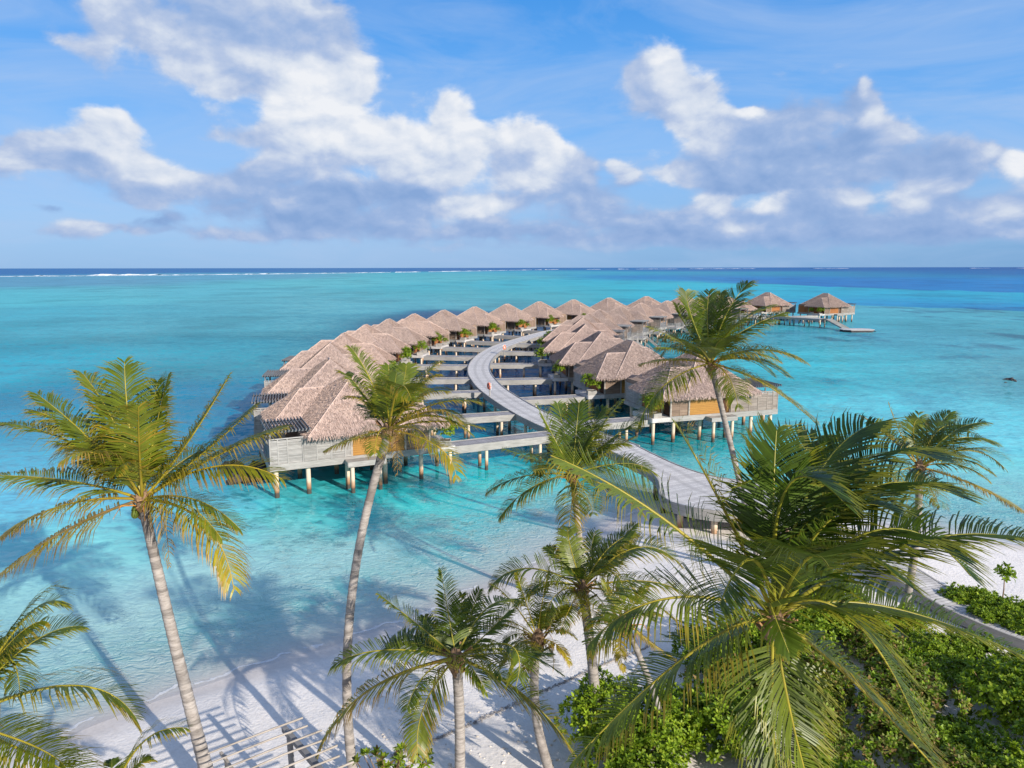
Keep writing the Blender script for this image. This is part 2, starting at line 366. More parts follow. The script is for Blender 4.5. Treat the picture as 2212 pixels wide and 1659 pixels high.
def lagoon(x, y):
    r = np.hypot(x, y) + 1e-6; az = np.degrees(np.arctan2(x, y)); iv = 1 / r
    num = np.zeros(x.shape + (3,)); den = np.zeros(x.shape)
    wob = (fbm(az * .16, np.log(r) * 5, 3, 4) - .5)
    ivw = iv * (1 + .16 * wob); azw = az + 5 * (fbm(az * .1, np.log(r) * 3, 13, 3) - .5)
    # reading of every water point, to tell on which side of the two reef rims it lies
    yy = np.maximum(y, r * .2); dpv = yy * _c + CAM_H * _s
    PX = 1106 + FPX * x / dpv; PY = 829.5 + FPX * (CAM_H * _c - yy * _s) / dpv + 5 * (fbm(az * .6, np.log(r) * 8, 41, 4) - .5)
    sm = lambda t: np.clip(t, 0, 1) ** 2 * (3 - 2 * np.clip(t, 0, 1))
    east = sm((PX - 1330) / 260); e3 = sm((PX - 1560) / 240)
    b2 = sm((PY - rim_outer(PX)) / 2.6 + .5); b3 = sm((PY - rim_inner(PX)) / 2.4 + .5)
    mem = [(1 - b2) * east, b2 * (1 - b3) * east, b3 * e3]
    for X, Y, cr, cg, cb in CHART:
        px, py = at(X, Y); pr = math.hypot(px, py); pa = math.degrees(math.atan2(px, py))
        si = .10 / pr + .00008; sa = 5.0
        w = np.exp(-.5 * ((azw - pa) / sa) ** 2 - .5 * ((ivw - 1 / pr) / si) ** 2) + 1e-9 / (1 + ((azw - pa) / 20) ** 2 + ((ivw - 1 / pr) / (3 * si)) ** 2)
        if X > 1330:
            g = 0 if Y < rim_outer(X) else (1 if Y < rim_inner(X) else 2)
            es = e3 if g == 2 else east
            other = [mem[1] + mem[2], mem[0] + mem[2], mem[0] + mem[1]][g]
            w = w * np.clip(1 - .9995 * other, 0, 1)
        c = s2l((cr, cg, cb)); den += w
        for k in range(3): num[..., k] += w * c[k]
    col = num / den[..., None]
    # seagrass and coral patches on the bottom
    g = np.clip((fbm(x * .035, y * .02, 31, 5) - .50) * 5, 0, 1) * np.clip((r - 45) / 60, 0, 1) * np.clip(1200 / r, 0, 1)
    col *= (1 - .16 * g)[..., None]
    cp = np.clip((fbm(x * .11, y * .07, 57, 4) - .63) * 9, 0, 1) * np.clip((r - 60) / 60, 0, 1) * np.clip(500 / r - .5, 0, 1) * np.clip((az - 6) / 8, 0, 1)
    col *= (1 - .35 * cp)[..., None] ** np.array([.6, 1.0, .8])
    return col
wz = np.zeros_like(gx)
water = grid_mesh('lagoon_water', gx, gy, wz, NT, NR)
tag(water, kind='structure')
dep = np.maximum(-gz, 0).ravel(); dep = np.append(dep, 0)
T = lagoon(gx, gy).reshape(-1, 3); T = np.vstack([T, T[:1]])
rr = np.append(np.hypot(gx, gy).ravel(), 0)
opq = np.clip(1 - np.exp(-.55 * dep) + np.clip((rr - 110) / 60, 0, 1), 0, 1)
sandc = np.array([.60, .58, .56]); tint = np.exp(-dep[:, None] * np.array([.42, .05, .04]))
F_ = np.minimum(.11, .02 + .0009 * rr)[:, None]; T = np.maximum((T - F_ * np.array([.30, .42, .62])) / (1 - F_), .3 * T) * np.array([.82, .95, .85]) * (1 + .16 * np.clip((85 - rr) / 40, 0, 1))[:, None]
lum = T.mean(1, keepdims=True); T = T + (lum - T) * (.05 + .11 * np.clip((150 - rr) / 80, 0, 1))[:, None]
k = np.clip(dep / .35, 0, 1)[:, None]; T = T * k + (sandc * np.array([.82, .95, .97])) * (1 - k)
wc = np.clip((T - .92 * sandc * tint ** 2 * (1 - opq[:, None]) ** 2) / np.maximum(opq[:, None], .05), .004, .92)
a1 = water.data.attributes.new('wcol', 'FLOAT_COLOR', 'POINT')
a1.data.foreach_set('color', np.hstack([wc, np.ones((len(wc), 1))]).astype(np.float32).ravel())
a3 = water.data.attributes.new('opq', 'FLOAT', 'POINT'); a3.data.foreach_set('value', opq.astype(np.float32))
a2 = water.data.attributes.new('depth', 'FLOAT', 'POINT'); a2.data.foreach_set('value', dep.astype(np.float32))
def m_water():
    m, nt, b = newmat('lagoon_water'); nt.nodes.remove(b)
    wcol = nd(nt, 'ShaderNodeAttribute', attribute_name='wcol').outputs['Color']
    dpt = nd(nt, 'ShaderNodeAttribute', attribute_name='depth').outputs['Fac']
    g = nd(nt, 'ShaderNodeNewGeometry'); P = g.outputs['Position']
    def wn(sc, rot, scale, det, dist=0.0, rg=.55):
        mp = nd(nt, 'ShaderNodeMapping'); mp.inputs['Rotation'].default_value = (0, 0, R(rot)); mp.inputs['Scale'].default_value = sc
        nt.links.new(P, mp.inputs['Vector'])
        n = nd(nt, 'ShaderNodeTexNoise'); n.inputs['Scale'].default_value = scale; n.inputs['Detail'].default_value = det
        n.inputs['Roughness'].default_value = rg; n.inputs['Distortion'].default_value = dist
        nt.links.new(mp.outputs[0], n.inputs['Vector']); return n.outputs['Fac']
    calm = nd(nt, 'ShaderNodeMapRange', inp={1: 0.0, 2: .4, 3: .45, 4: 1.0}); nt.links.new(dpt, calm.inputs[0])
    def slope(sc, rot, scale, det, amp, dist):
        mp = nd(nt, 'ShaderNodeMapping'); mp.inputs['Rotation'].default_value = (0, 0, R(rot)); mp.inputs['Scale'].default_value = sc
        nt.links.new(P, mp.inputs['Vector'])
        n = nd(nt, 'ShaderNodeTexNoise'); n.inputs['Scale'].default_value = scale; n.inputs['Detail'].default_value = det
        n.inputs['Roughness'].default_value = .6; n.inputs['Distortion'].default_value = dist; nt.links.new(mp.outputs[0], n.inputs['Vector'])
        v = nd(nt, 'ShaderNodeVectorMath', operation='MULTIPLY_ADD'); nt.links.new(n.outputs['Color'], v.inputs[0])
        v.inputs[1].default_value = (amp, amp, 0); v.inputs[2].default_value = (-amp / 2, -amp / 2, 0); return v.outputs[0]
    s1 = slope((.6, 1, 1), -8, .42, 4, .46, .3); s2 = slope((.55, 1, 1), 10, 1.9, 3, .85, .8); s3 = slope((.5, 1, 1), -4, .07, 4, .30, .2)
    va = nd(nt, 'ShaderNodeVectorMath', operation='ADD'); nt.links.new(s1, va.inputs[0]); nt.links.new(s2, va.inputs[1])
    vb = nd(nt, 'ShaderNodeVectorMath', operation='ADD'); nt.links.new(va.outputs[0], vb.inputs[0]); nt.links.new(s3, vb.inputs[1])
    vc = nd(nt, 'ShaderNodeVectorMath', operation='SCALE'); nt.links.new(vb.outputs[0], vc.inputs[0]); nt.links.new(calm.outputs[0], vc.inputs['Scale'])
    vd = nd(nt, 'ShaderNodeVectorMath', operation='ADD'); nt.links.new(vc.outputs[0], vd.inputs[0]); vd.inputs[1].default_value = (0, 0, 1)
    bp = nd(nt, 'ShaderNodeVectorMath', operation='NORMALIZE'); nt.links.new(vd.outputs[0], bp.inputs[0])
    def ex(k): return math_(nt, 'POWER', 2.71828, math_(nt, 'MULTIPLY', dpt, -k))
    cmb = nd(nt, 'ShaderNodeCombineColor'); nt.links.new(ex(.42), cmb.inputs[0]); nt.links.new(ex(.05), cmb.inputs[1]); nt.links.new(ex(.04), cmb.inputs[2])
    tr = nd(nt, 'ShaderNodeBsdfTransparent'); nt.links.new(cmb.outputs[0], tr.inputs[0])
    op = nd(nt, 'ShaderNodeAttribute', attribute_name='opq').outputs['Fac']
    stk = wn((.33, 1.0, 1), -6, .05, 9, 0, .74)
    wcol = mixc(nt, 1.0, wcol, ramp(nt, stk, [(.36, .86), (.5, .99), (.66, 1.06)]), 'MULTIPLY')  # light and dark of wind ripples painted into the water colour
    # thin broken line of foam where the swash ends
    fo = math_(nt, 'MULTIPLY', math_(nt, 'LESS_THAN', math_(nt, 'ABSOLUTE', math_(nt, 'SUBTRACT', dpt, math_(nt, 'MULTIPLY_ADD', noise(nt, P, .8, 4), .10, -.02))), .0055), math_(nt, 'GREATER_THAN', noise(nt, P, .5, 2), .46))
    wcol = mixc(nt, fo, wcol, (.85, .86, .86)); op = math_(nt, 'MAXIMUM', op, math_(nt, 'MULTIPLY', fo, .45))
    df = nd(nt, 'ShaderNodeBsdfDiffuse'); nt.links.new(wcol, df.inputs[0]); nt.links.new(bp.outputs[0], df.inputs['Normal'])
    mx = nd(nt, 'ShaderNodeMixShader'); nt.links.new(op, mx.inputs[0]); nt.links.new(tr.outputs[0], mx.inputs[1]); nt.links.new(df.outputs[0], mx.inputs[2])
    gl = nd(nt, 'ShaderNodeBsdfGlossy'); gl.inputs['Roughness'].default_value = .08; nt.links.new(bp.outputs[0], gl.inputs['Normal'])
    fr = nd(nt, 'ShaderNodeFresnel'); fr.inputs[0].default_value = 1.33; nt.links.new(bp.outputs[0], fr.inputs['Normal'])
    mx2 = nd(nt, 'ShaderNodeMixShader'); nt.links.new(math_(nt, 'MINIMUM', math_(nt, 'MULTIPLY', fr.outputs[0], .6), .24), mx2.inputs[0])
    nt.links.new(mx.outputs[0], mx2.inputs[1]); nt.links.new(gl.outputs[0], mx2.inputs[2])
    nt.links.new(mx2.outputs[0], nt.nodes['Material Output'].inputs[0])
    return m
water.data.materials.append(m_water())

# ------------------------------------------------------------------ sky with trade-wind cumulus, sun
def build_world():
    w = bpy.data.worlds.new('World'); SC.world = w; w.use_nodes = True
    nt = w.node_tree; bg = nt.nodes['Background']; bg.inputs['Strength'].default_value = .115
    sk = nd(nt, 'ShaderNodeTexSky', sky_type='NISHITA'); sk.sun_disc = False
    sk.sun_elevation = SUN_EL; sk.sun_rotation = math.pi - SUN_AZ
    sk.altitude = 0; sk.air_density = 1.0; sk.dust_density = .6; sk.ozone_density = 2.2
    tc = nd(nt, 'ShaderNodeTexCoord'); sep = nd(nt, 'ShaderNodeSeparateXYZ'); nt.links.new(tc.outputs['Generated'], sep.inputs[0])
    x, y, z = sep.outputs
    az = math_(nt, 'MULTIPLY', math_(nt, 'ARCTAN2', x, y), 57.2958)
    el = math_(nt, 'MULTIPLY', math_(nt, 'ARCSINE', z), 57.2958)
    cb = nd(nt, 'ShaderNodeCombineXYZ'); nt.links.new(az, cb.inputs[0]); nt.links.new(el, cb.inputs[1]); p0 = cb.outputs[0]
    def vm(op, a, b):
        n = nd(nt, 'ShaderNodeVectorMath', operation=op)
        for i, v in enumerate((a, b)):
            if hasattr(v, 'links'): nt.links.new(v, n.inputs[i])
            elif v is not None: n.inputs[i].default_value = v
        return n
    def nz(vec, sc, det, rough=.55, off=(0, 0, 0), col=False, dist=0.0):
        v = vm('ADD', vm('MULTIPLY', vec, sc).outputs[0], off).outputs[0]
        n = nd(nt, 'ShaderNodeTexNoise'); n.inputs['Scale'].default_value = 1; n.inputs['Detail'].default_value = det
        n.inputs['Roughness'].default_value = rough; n.inputs['Distortion'].default_value = dist; nt.links.new(v, n.inputs['Vector'])
        return n.outputs['Color' if col else 'Fac']
    # billowing edges: the cloud chart is read at warped positions
    wv = vm('MULTIPLY', vm('SUBTRACT', nz(p0, (.20, .30, 1), 5, .55, (3, 1, 0), True), (.5, .5, .5)).outputs[0], (3.0, 2.2, 0)).outputs[0]
    p = vm('ADD', p0, wv).outputs[0]
    BL = [(230, 30, 60, 50, .9, .6), (300, 70, 70, 45, .8, .65), (140, 90, 50, 40, .6, .55), (210, 110, 60, 40, .5, .5), (430, 30, 130, 60, .9, .45), (600, 20, 110, 60, 1, .6), (560, 80, 120, 45, .9, .3), (700, 60, 70, 60, .8, .5), (740, 110, 60, 45, .6, .45),
          (400, 130, 70, 50, .8, .6), (440, 140, 60, 60, .9, .75), (500, 160, 60, 50, .9, .6), (560, 175, 60, 35, .8, .45), (560, 120, 80, 35, .9, .85), (640, 180, 80, 60, 1.1, 1.0), (760, 170, 65, 60, 1, .9), (700, 260, 90, 60, 1.1, 1.0), (620, 230, 60, 40, .8, .9), (780, 300, 100, 50, 1.1, .9),
          (880, 300, 70, 50, 1, .9), (980, 250, 60, 55, 1.1, .95), (1000, 310, 60, 45, 1, .85), (880, 360, 110, 40, .9, .7), (960, 370, 70, 40, 1., .8), (600, 310, 80, 40, .8, .65), (680, 350, 90, 35, .7, .55), (520, 290, 70, 25, .6, .6), (560, 380, 100, 40, .7, .3), (700, 420, 150, 35, .8, .2), (640, 480, 110, 25, .8, .15),
          (850, 410, 120, 30, .8, .15), (780, 470, 120, 30, .7, .3), (580, 360, 60, 20, .6, .7), (220, 240, 60, 25, .9, .8), (270, 275, 60, 30, .9, .75), (60, 310, 60, 35, .8, .6), (110, 330, 60, 40, 1, .7), (20, 340, 60, 30, .8, .7), (200, 300, 80, 35, .9, .75), (150, 350, 100, 25, .8, .25), (280, 340, 90, 35, 1, .8),
          (360, 375, 80, 30, 1., .8), (300, 400, 110, 25, .8, .35), (440, 400, 90, 30, .7, .5), (330, 430, 90, 18, .6, .5), (500, 450, 100, 30, .7, .3), (110, 445, 50, 14, .7, .15), (180, 470, 80, 18, .6, .6), (340, 470, 60, 18, .7, .1), (230, 492, 120, 15, .5, .5), (520, 515, 70, 12, .5, .3), (620, 450, 60, 25, .6, .6),
          (980, 450, 70, 25, .9, .8), (1060, 445, 60, 22, .9, .85), (900, 460, 60, 30, .7, .35), (1000, 490, 90, 20, .7, .5), (1130, 300, 70, 45, 1.1, 1), (1190, 340, 55, 40, 1.1, .95), (1110, 340, 60, 45, .9, .35), (1140, 390, 90, 35, 1, .75), (1250, 370, 50, 40, .9, .5), (1330, 360, 25, 20, .8, .8), (1360, 385, 25, 20, .8, .8),
          (1280, 420, 120, 35, .8, .3), (1120, 440, 70, 30, .7, .4), (1440, 135, 40, 35, 1.2, .95), (1380, 165, 55, 40, .9, .55), (1470, 190, 70, 50, 1.1, .85), (1420, 220, 90, 50, .9, .5), (1500, 250, 70, 60, 1.1, .75), (1540, 300, 60, 45, 1, .65), (1622, 250, 35, 14, 1.1, 1.15), (1640, 300, 80, 50, .9, .35), (1740, 250, 90, 50, .9, .35),
          (1850, 220, 60, 50, .8, .3), (1868, 190, 16, 30, .8, .85), (1885, 245, 28, 50, .9, .75), (1930, 300, 60, 40, .9, .65), (1860, 315, 60, 35, .9, .1), (1700, 350, 150, 50, 1, .3), (1560, 370, 120, 40, .9, .3), (1440, 375, 45, 30, .9, .75), (1490, 385, 30, 20, .8, .7), (1640, 400, 100, 18, .9, .1), (1550, 435, 45, 25, 1, .8),
          (1680, 445, 50, 28, 1, .95), (1580, 485, 50, 20, .9, .8), (1830, 430, 60, 28, .9, .65), (1960, 430, 60, 28, .9, .65), (1760, 440, 70, 25, .8, .4), (2010, 390, 80, 30, .9, .6), (2190, 350, 40, 28, 1.1, 1.0), (2130, 325, 30, 18, .8, .8), (2060, 340, 100, 50, .8, .35), (2150, 460, 70, 35, 1, .7), (2060, 450, 90, 40, .8, .25),
          (1950, 490, 200, 25, .8, .3), (2180, 505, 80, 14, .7, .6), (1400, 470, 250, 30, .7, .35), (1280, 460, 50, 18, .7, .6), (1900, 370, 120, 40, .8, .3), (1500, 512, 200, 15, .5, .4), (1700, 470, 250, 25, .7, .3), (1106, 505, 700, 26, .62, .28), (1800, 515, 600, 26, .62, .2), (350, 500, 500, 20, .45, .4), (1250, 535, 700, 12, .4, .35), (2320, 420, 130, 90, .9, .5), (-90, 360, 130, 60, .9, .5)]
    def fma(a, k, c):
        n = nd(nt, 'ShaderNodeMath', operation='MULTIPLY_ADD'); nt.links.new(a, n.inputs[0]); n.inputs[1].default_value = k
        if hasattr(c, 'links'): nt.links.new(c, n.inputs[2])
        else: n.inputs[2].default_value = c
        return n.outputs[0]
    M_ = L_ = W_ = 0.0
    for X, Y, rx, ry, am, br in BL:
        d = atf(X, Y, 100) - Vector((0, 0, CAM_H))
        a = math.degrees(math.atan2(d.x, d.y)); e = math.degrees(math.asin(d.normalized().z)); k = math.cos(R(a)) ** 1.3 / 26.8
        n = nd(nt, 'ShaderNodeVectorMath', operation='MULTIPLY_ADD'); nt.links.new(p, n.inputs[0])
        sx, sy = 1 / (rx * k * .86), 1 / (ry * k * .88); n.inputs[1].default_value = (sx, sy, 0); n.inputs[2].default_value = (-a * sx, -e * sy, 0)
        gq = math_(nt, 'POWER', .3679, vm('DOT_PRODUCT', n.outputs[0], n.outputs[0]).outputs['Value'])
        M_ = fma(gq, am, M_); g2 = math_(nt, 'MULTIPLY', gq, gq); W_ = fma(g2, am, W_); L_ = fma(g2, am * br, L_)
    Lr = math_(nt, 'MULTIPLY_ADD', math_(nt, 'DIVIDE', math_(nt, 'ADD', L_, .01), math_(nt, 'ADD', W_, .02)), 1.25, -.13)
    ns = (.26, .40, 1)
    n1 = nz(p0, ns, 9, .55, (1.3, 4.2, 0), dist=.2); n2 = nz(vm('ADD', p0, (.45, .6, 0)).outputs[0], ns, 5, .52, (1.3, 4.2, 0), dist=.2)
    Ms = math_(nt, 'MINIMUM', math_(nt, 'MULTIPLY', M_, math_(nt, 'MULTIPLY_ADD', Lr, .18, .92)), 1.25)
    D = math_(nt, 'ADD', Ms, math_(nt, 'MULTIPLY', math_(nt, 'SUBTRACT', n1, .5), 1.9))
    al = nd(nt, 'ShaderNodeMapRange', inp={1: .24, 2: .82, 3: 0.0, 4: 1.0}); al.interpolation_type = 'SMOOTHSTEP'; nt.links.new(D, al.inputs[0])
    relief = math_(nt, 'SUBTRACT', n1, n2)
    lit = math_(nt, 'ADD', math_(nt, 'MULTIPLY', relief, 1.2), math_(nt, 'MULTIPLY_ADD', Lr, .84, .02))
    cc = ramp(nt, lit, [(.0, (1.6, 2.55, 4.45)), (.3, (2.2, 3.08, 4.85)), (.52, (3.1, 3.75, 5.1)), (.72, (4.3, 4.75, 5.55)), (.98, (5.6, 5.75, 6.05))])
    # clear trade-wind blue, paler toward the horizon
    hb = nd(nt, 'ShaderNodeMapRange', inp={1: 0.0, 2: 30.0, 3: 0.0, 4: 1.0}); nt.links.new(el, hb.inputs[0])
    blue = ramp(nt, hb.outputs[0], [(0.0, (1.95, 3.25, 5.25)), (.12, (2.1, 3.5, 5.6)), (.3, (1.5, 3.2, 5.9)), (.5, (.78, 2.55, 5.7)), (.65, (.40, 2.05, 5.3)), (1.0, (.35, 1.6, 4.6))])
    rb = nd(nt, 'ShaderNodeMapRange', inp={1: -20.0, 2: 36.0, 3: 0.0, 4: 1.0}); nt.links.new(az, rb.inputs[0])
    lowb = nd(nt, 'ShaderNodeMapRange', inp={1: 0.0, 2: 7.0, 3: 1.0, 4: 0.0}); nt.links.new(el, lowb.inputs[0])
    blue = mixc(nt, math_(nt, 'MULTIPLY', rb.outputs[0], lowb.outputs[0]), blue, (1.15, 2.5, 4.5))
    sky = mixc(nt, .9, mixc(nt, 1.0, sk.outputs[0], (.6, .85, 1.2), 'MULTIPLY'), blue)
    cir = nz(p0, (.05, .22, 1), 6, .6, (2, 9, 0), dist=1.2)
    cm = nd(nt, 'ShaderNodeMapRange', inp={1: .38, 2: .80, 3: 0.0, 4: .62}); nt.links.new(cir, cm.inputs[0])
    sky = mixc(nt, cm.outputs[0], sky, (3.0, 3.9, 5.5))
    rear_fill = nd(nt, 'ShaderNodeMapRange', inp={1: .35, 2: -.25, 3: 0.0, 4: .72}); nt.links.new(y, rear_fill.inputs[0])  # whitish sky added behind the camera, out of view, to neutralise ambient light
    sky = mixc(nt, rear_fill.outputs[0], sky, (4.3, 4.5, 5.1))
    fade = nd(nt, 'ShaderNodeMapRange', inp={1: .2, 2: 2.2, 3: .1, 4: 1.0}); nt.links.new(el, fade.inputs[0])
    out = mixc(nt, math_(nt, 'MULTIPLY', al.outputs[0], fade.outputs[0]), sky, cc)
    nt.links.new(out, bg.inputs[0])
    b2 = nd(nt, 'ShaderNodeBackground'); b2.inputs['Strength'].default_value = .115; nt.links.new(sk.outputs[0], b2.inputs[0])
    ms = nd(nt, 'ShaderNodeMixShader'); nt.links.new(math_(nt, 'GREATER_THAN', z, -.01), ms.inputs[0])
    nt.links.new(b2.outputs[0], ms.inputs[1]); nt.links.new(bg.outputs[0], ms.inputs[2]); nt.links.new(ms.outputs[0], nt.nodes['World Output'].inputs[0])
build_world()
SC.world.cycles.sampling_method = 'MANUAL'; SC.world.cycles.sample_map_resolution = 256
sd = bpy.data.lights.new('sun', 'SUN'); sd.energy = 5.3; sd.angle = R(.5); sd.color = (1.0, .915, .80)
so = bpy.data.objects.new('sun', sd); C.objects.link(so)
sv = Vector((math.sin(SUN_AZ) * math.cos(SUN_EL), -math.cos(SUN_AZ) * math.cos(SUN_EL), math.sin(SUN_EL)))
so.rotation_euler = sv.to_track_quat('Z', 'Y').to_euler(); so.location = (30, -30, 40)

cam = bpy.data.cameras.new('camera'); co_ = bpy.data.objects.new('camera', cam); C.objects.link(co_)
cam.sensor_fit = 'HORIZONTAL'; cam.sensor_width = 36; cam.lens = FPX / 2212 * 36; cam.clip_start = .1; cam.clip_end = 200000
co_.matrix_world = Matrix.Translation((0, 0, CAM_H)) @ Matrix.Rotation(math.pi / 2 - PITCH, 4, 'X') @ Matrix.Rotation(R(-.078), 4, 'Z')
SC.camera = co_
SC.view_settings.view_transform = 'Standard'; SC.view_settings.look = 'None'; SC.view_settings.gamma = 1; SC.view_settings.exposure = 0.42
SC.cycles.transparent_max_bounces = 16; SC.cycles.max_bounces = 6; SC.cycles.caustics_reflective = False; SC.cycles.caustics_refractive = False

# ================================================================== villas over the water
ZF = 2.5
HIPS = [  # x0,x1,y0,y1, ridge a, ridge b, ridge z
    (.9, 9.1, -.9, 9.9, (5, 3.7), (5, 5.3), 7.75),
    (-1.3, 4.6, -.82, 5.9, (1.35, 2.54), (4.6, 2.54), 6.62),
    (5.8, 11.0, 3.9, 9.97, (5.8, 6.93), (8.35, 6.93), 6.6)]
ZE = 4.42
def hip_h(k, u, w):
    x0, x1, y0, y1, a, b, zr = HIPS[k]
    if not (x0 <= u <= x1 and y0 <= w <= y1): return -9
    h = zr - ZE
    hs = [(w - y0) / (a[1] - y0), (y1 - w) / (y1 - b[1])]
    if k != 2: hs.append((u - x0) / (a[0] - x0))
    if k != 1: hs.append((x1 - u) / (x1 - b[0]))
    return ZE + h * min(1, min(hs))
def roof_h(u, w):
    return max((hip_h(k, u, w), k) for k in range(3))
def thatch_col(rng):
    t = rng.random(); k = rng.uniform(.82, 1.10)
    base = (.575, .475, .43) if t < .58 else ((.49, .405, .375) if t < .89 else (.345, .29, .27))
    return tuple(c * k for c in base)
def make_roof(sy, ntuft, rng, parent):
    mb = MB(sy)
    base = (.47, .39, .36)
    for k, (x0, x1, y0, y1, a, b, zr) in enumerate(HIPS):
        i = .28
        lo = [(x0 + i, y0 + i, ZE - .12), (x1 - i, y0 + i, ZE - .12), (x1 - i, y1 - i, ZE - .12), (x0 + i, y1 - i, ZE - .12)]
        up = [(x0, y0, ZE), (x1, y0, ZE), (x1, y1, ZE), (x0, y1, ZE)]
        vs = lo + up + [(a[0], a[1], zr), (b[0], b[1], zr)]
        fs = [(3, 2, 1, 0)] + [(j, (j + 1) % 4, 4 + (j + 1) % 4, 4 + j) for j in range(4)]
        if k == 0: fs += [(4, 5, 8), (5, 6, 9, 8), (6, 7, 9), (7, 4, 8, 9)]
        else: fs += [(4, 5, 9, 8), (5, 6, 9), (6, 7, 8, 9), (7, 4, 8)]
        mb.add(vs, fs, 0, base)
        # bound straw rolls along ridge and hips
        P = lambda q, z: Vector((q[0], q[1], z))
        A = P(a, zr + .02); B = P(b, zr + .02); cap = (.52, .435, .40)
        lines = [(A, B)]
        for j, cn in enumerate(up):
            top = A
            if k == 0: top = A if j in (0, 1) else B
            else: top = A if j in (0, 3) else B
            if (k == 1 and j in (1, 2)) or (k == 2 and j in (0, 3)): continue
            lines.append((top, Vector(cn) + Vector((0, 0, .03))))
        for p, q in lines:
            n = 14; pts = [p.lerp(q, t / n) for t in range(n + 1)]
            # a roll stops where another roof covers it
            keep = [pt for pt in pts if max(hip_h(kk, pt.x, pt.y) for kk in range(3) if kk != k) < pt.z + .05]
            if len(keep) > 2: mb.tube(keep, .04, 5, 0, cap, False)
    # straw tufts over every slope
    n = 0
    while n < ntuft:
        u = rng.uniform(-1.3, 11); w = rng.uniform(-.9, 9.97); h, k = roof_h(u, w)
        if h < 0: continue
        e = .02; hx = (hip_h(k, u + e, w) - hip_h(k, u - e, w)) / (2 * e); hy = (hip_h(k, u, w + e) - hip_h(k, u, w - e)) / (2 * e)
        if abs(hx) > 3 or abs(hy) > 3: continue
        g = math.hypot(hx, hy)
        if g < .05: continue
        d = Vector((-hx, -hy, -g * g)).normalized(); nr = Vector((-hx, -hy, 1)).normalized(); s = d.cross(nr)
        an = rng.gauss(0, .28); d2 = (d * math.cos(an) + s * math.sin(an)); s2 = d2.cross(nr)
        L = rng.uniform(.15, .38); wd = rng.uniform(.010, .028); lift = rng.uniform(.008, .065)
        p = Vector((u, w, h)) + nr * .015
        q = p + d2 * L + nr * lift
        mb.add([p - s2 * wd * .6, p + s2 * wd * .6, q + s2 * wd, q + d2 * rng.uniform(.03, .14), q - s2 * wd], [(0, 1, 2, 3, 4)], 0, thatch_col(rng)); n += 1
    # ragged hanging eaves
    for k, (x0, x1, y0, y1, a, b, zr) in enumerate(HIPS):
        ed = [((x0, y0), (x1, y0), (0, -1)), ((x1, y0), (x1, y1), (1, 0)), ((x1, y1), (x0, y1), (0, 1)), ((x0, y1), (x0, y0), (-1, 0))]
        for p, q, o in ed:
            L = math.hypot(q[0] - p[0], q[1] - p[1]); m = int(L / .03)
            for i in range(m):
                t = (i + rng.random()) / m; u = p[0] + (q[0] - p[0]) * t; w = p[1] + (q[1] - p[1]) * t
                if max(hip_h(kk, u, w) for kk in range(3) if kk != k) > ZE + .05: continue
                dn = rng.uniform(.12, .36); ou = rng.uniform(.03, .14); wd = rng.uniform(.012, .034)
                tx, ty = -o[1], o[0]; j = rng.gauss(0, .05)
                b0 = Vector((u - o[0] * .1, w - o[1] * .1, ZE + rng.uniform(-.05, .10))); b1 = Vector((u + o[0] * ou + tx * j, w + o[1] * ou + ty * j, ZE - dn))
                T = Vector((tx, ty, 0)) * wd
                c = thatch_col(rng)
                mb.add([b0 - T, b0 + T, b1 + T * .4, b1 - T * .4], [(0, 1, 2, 3)], 0, c)
    return mb.build('roof', M['thatch'], parent)
def slats(mb, x0, x1, y, z0, z1, pitch, depth=.03, m=0, rng=None, axis='x'):
    z = z0
    while z + pitch * .8 <= z1 + .001:
        k = rng.uniform(.72, 1.12) if rng else 1
        if axis == 'x': mb.box(x0, x1, y - depth / 2, y + depth / 2, z, z + pitch * .74, m, (k, k, k))
        else: mb.box(y - depth / 2, y + depth / 2, x0, x1, z, z + pitch * .80, m, (k, k, k))
        z += pitch
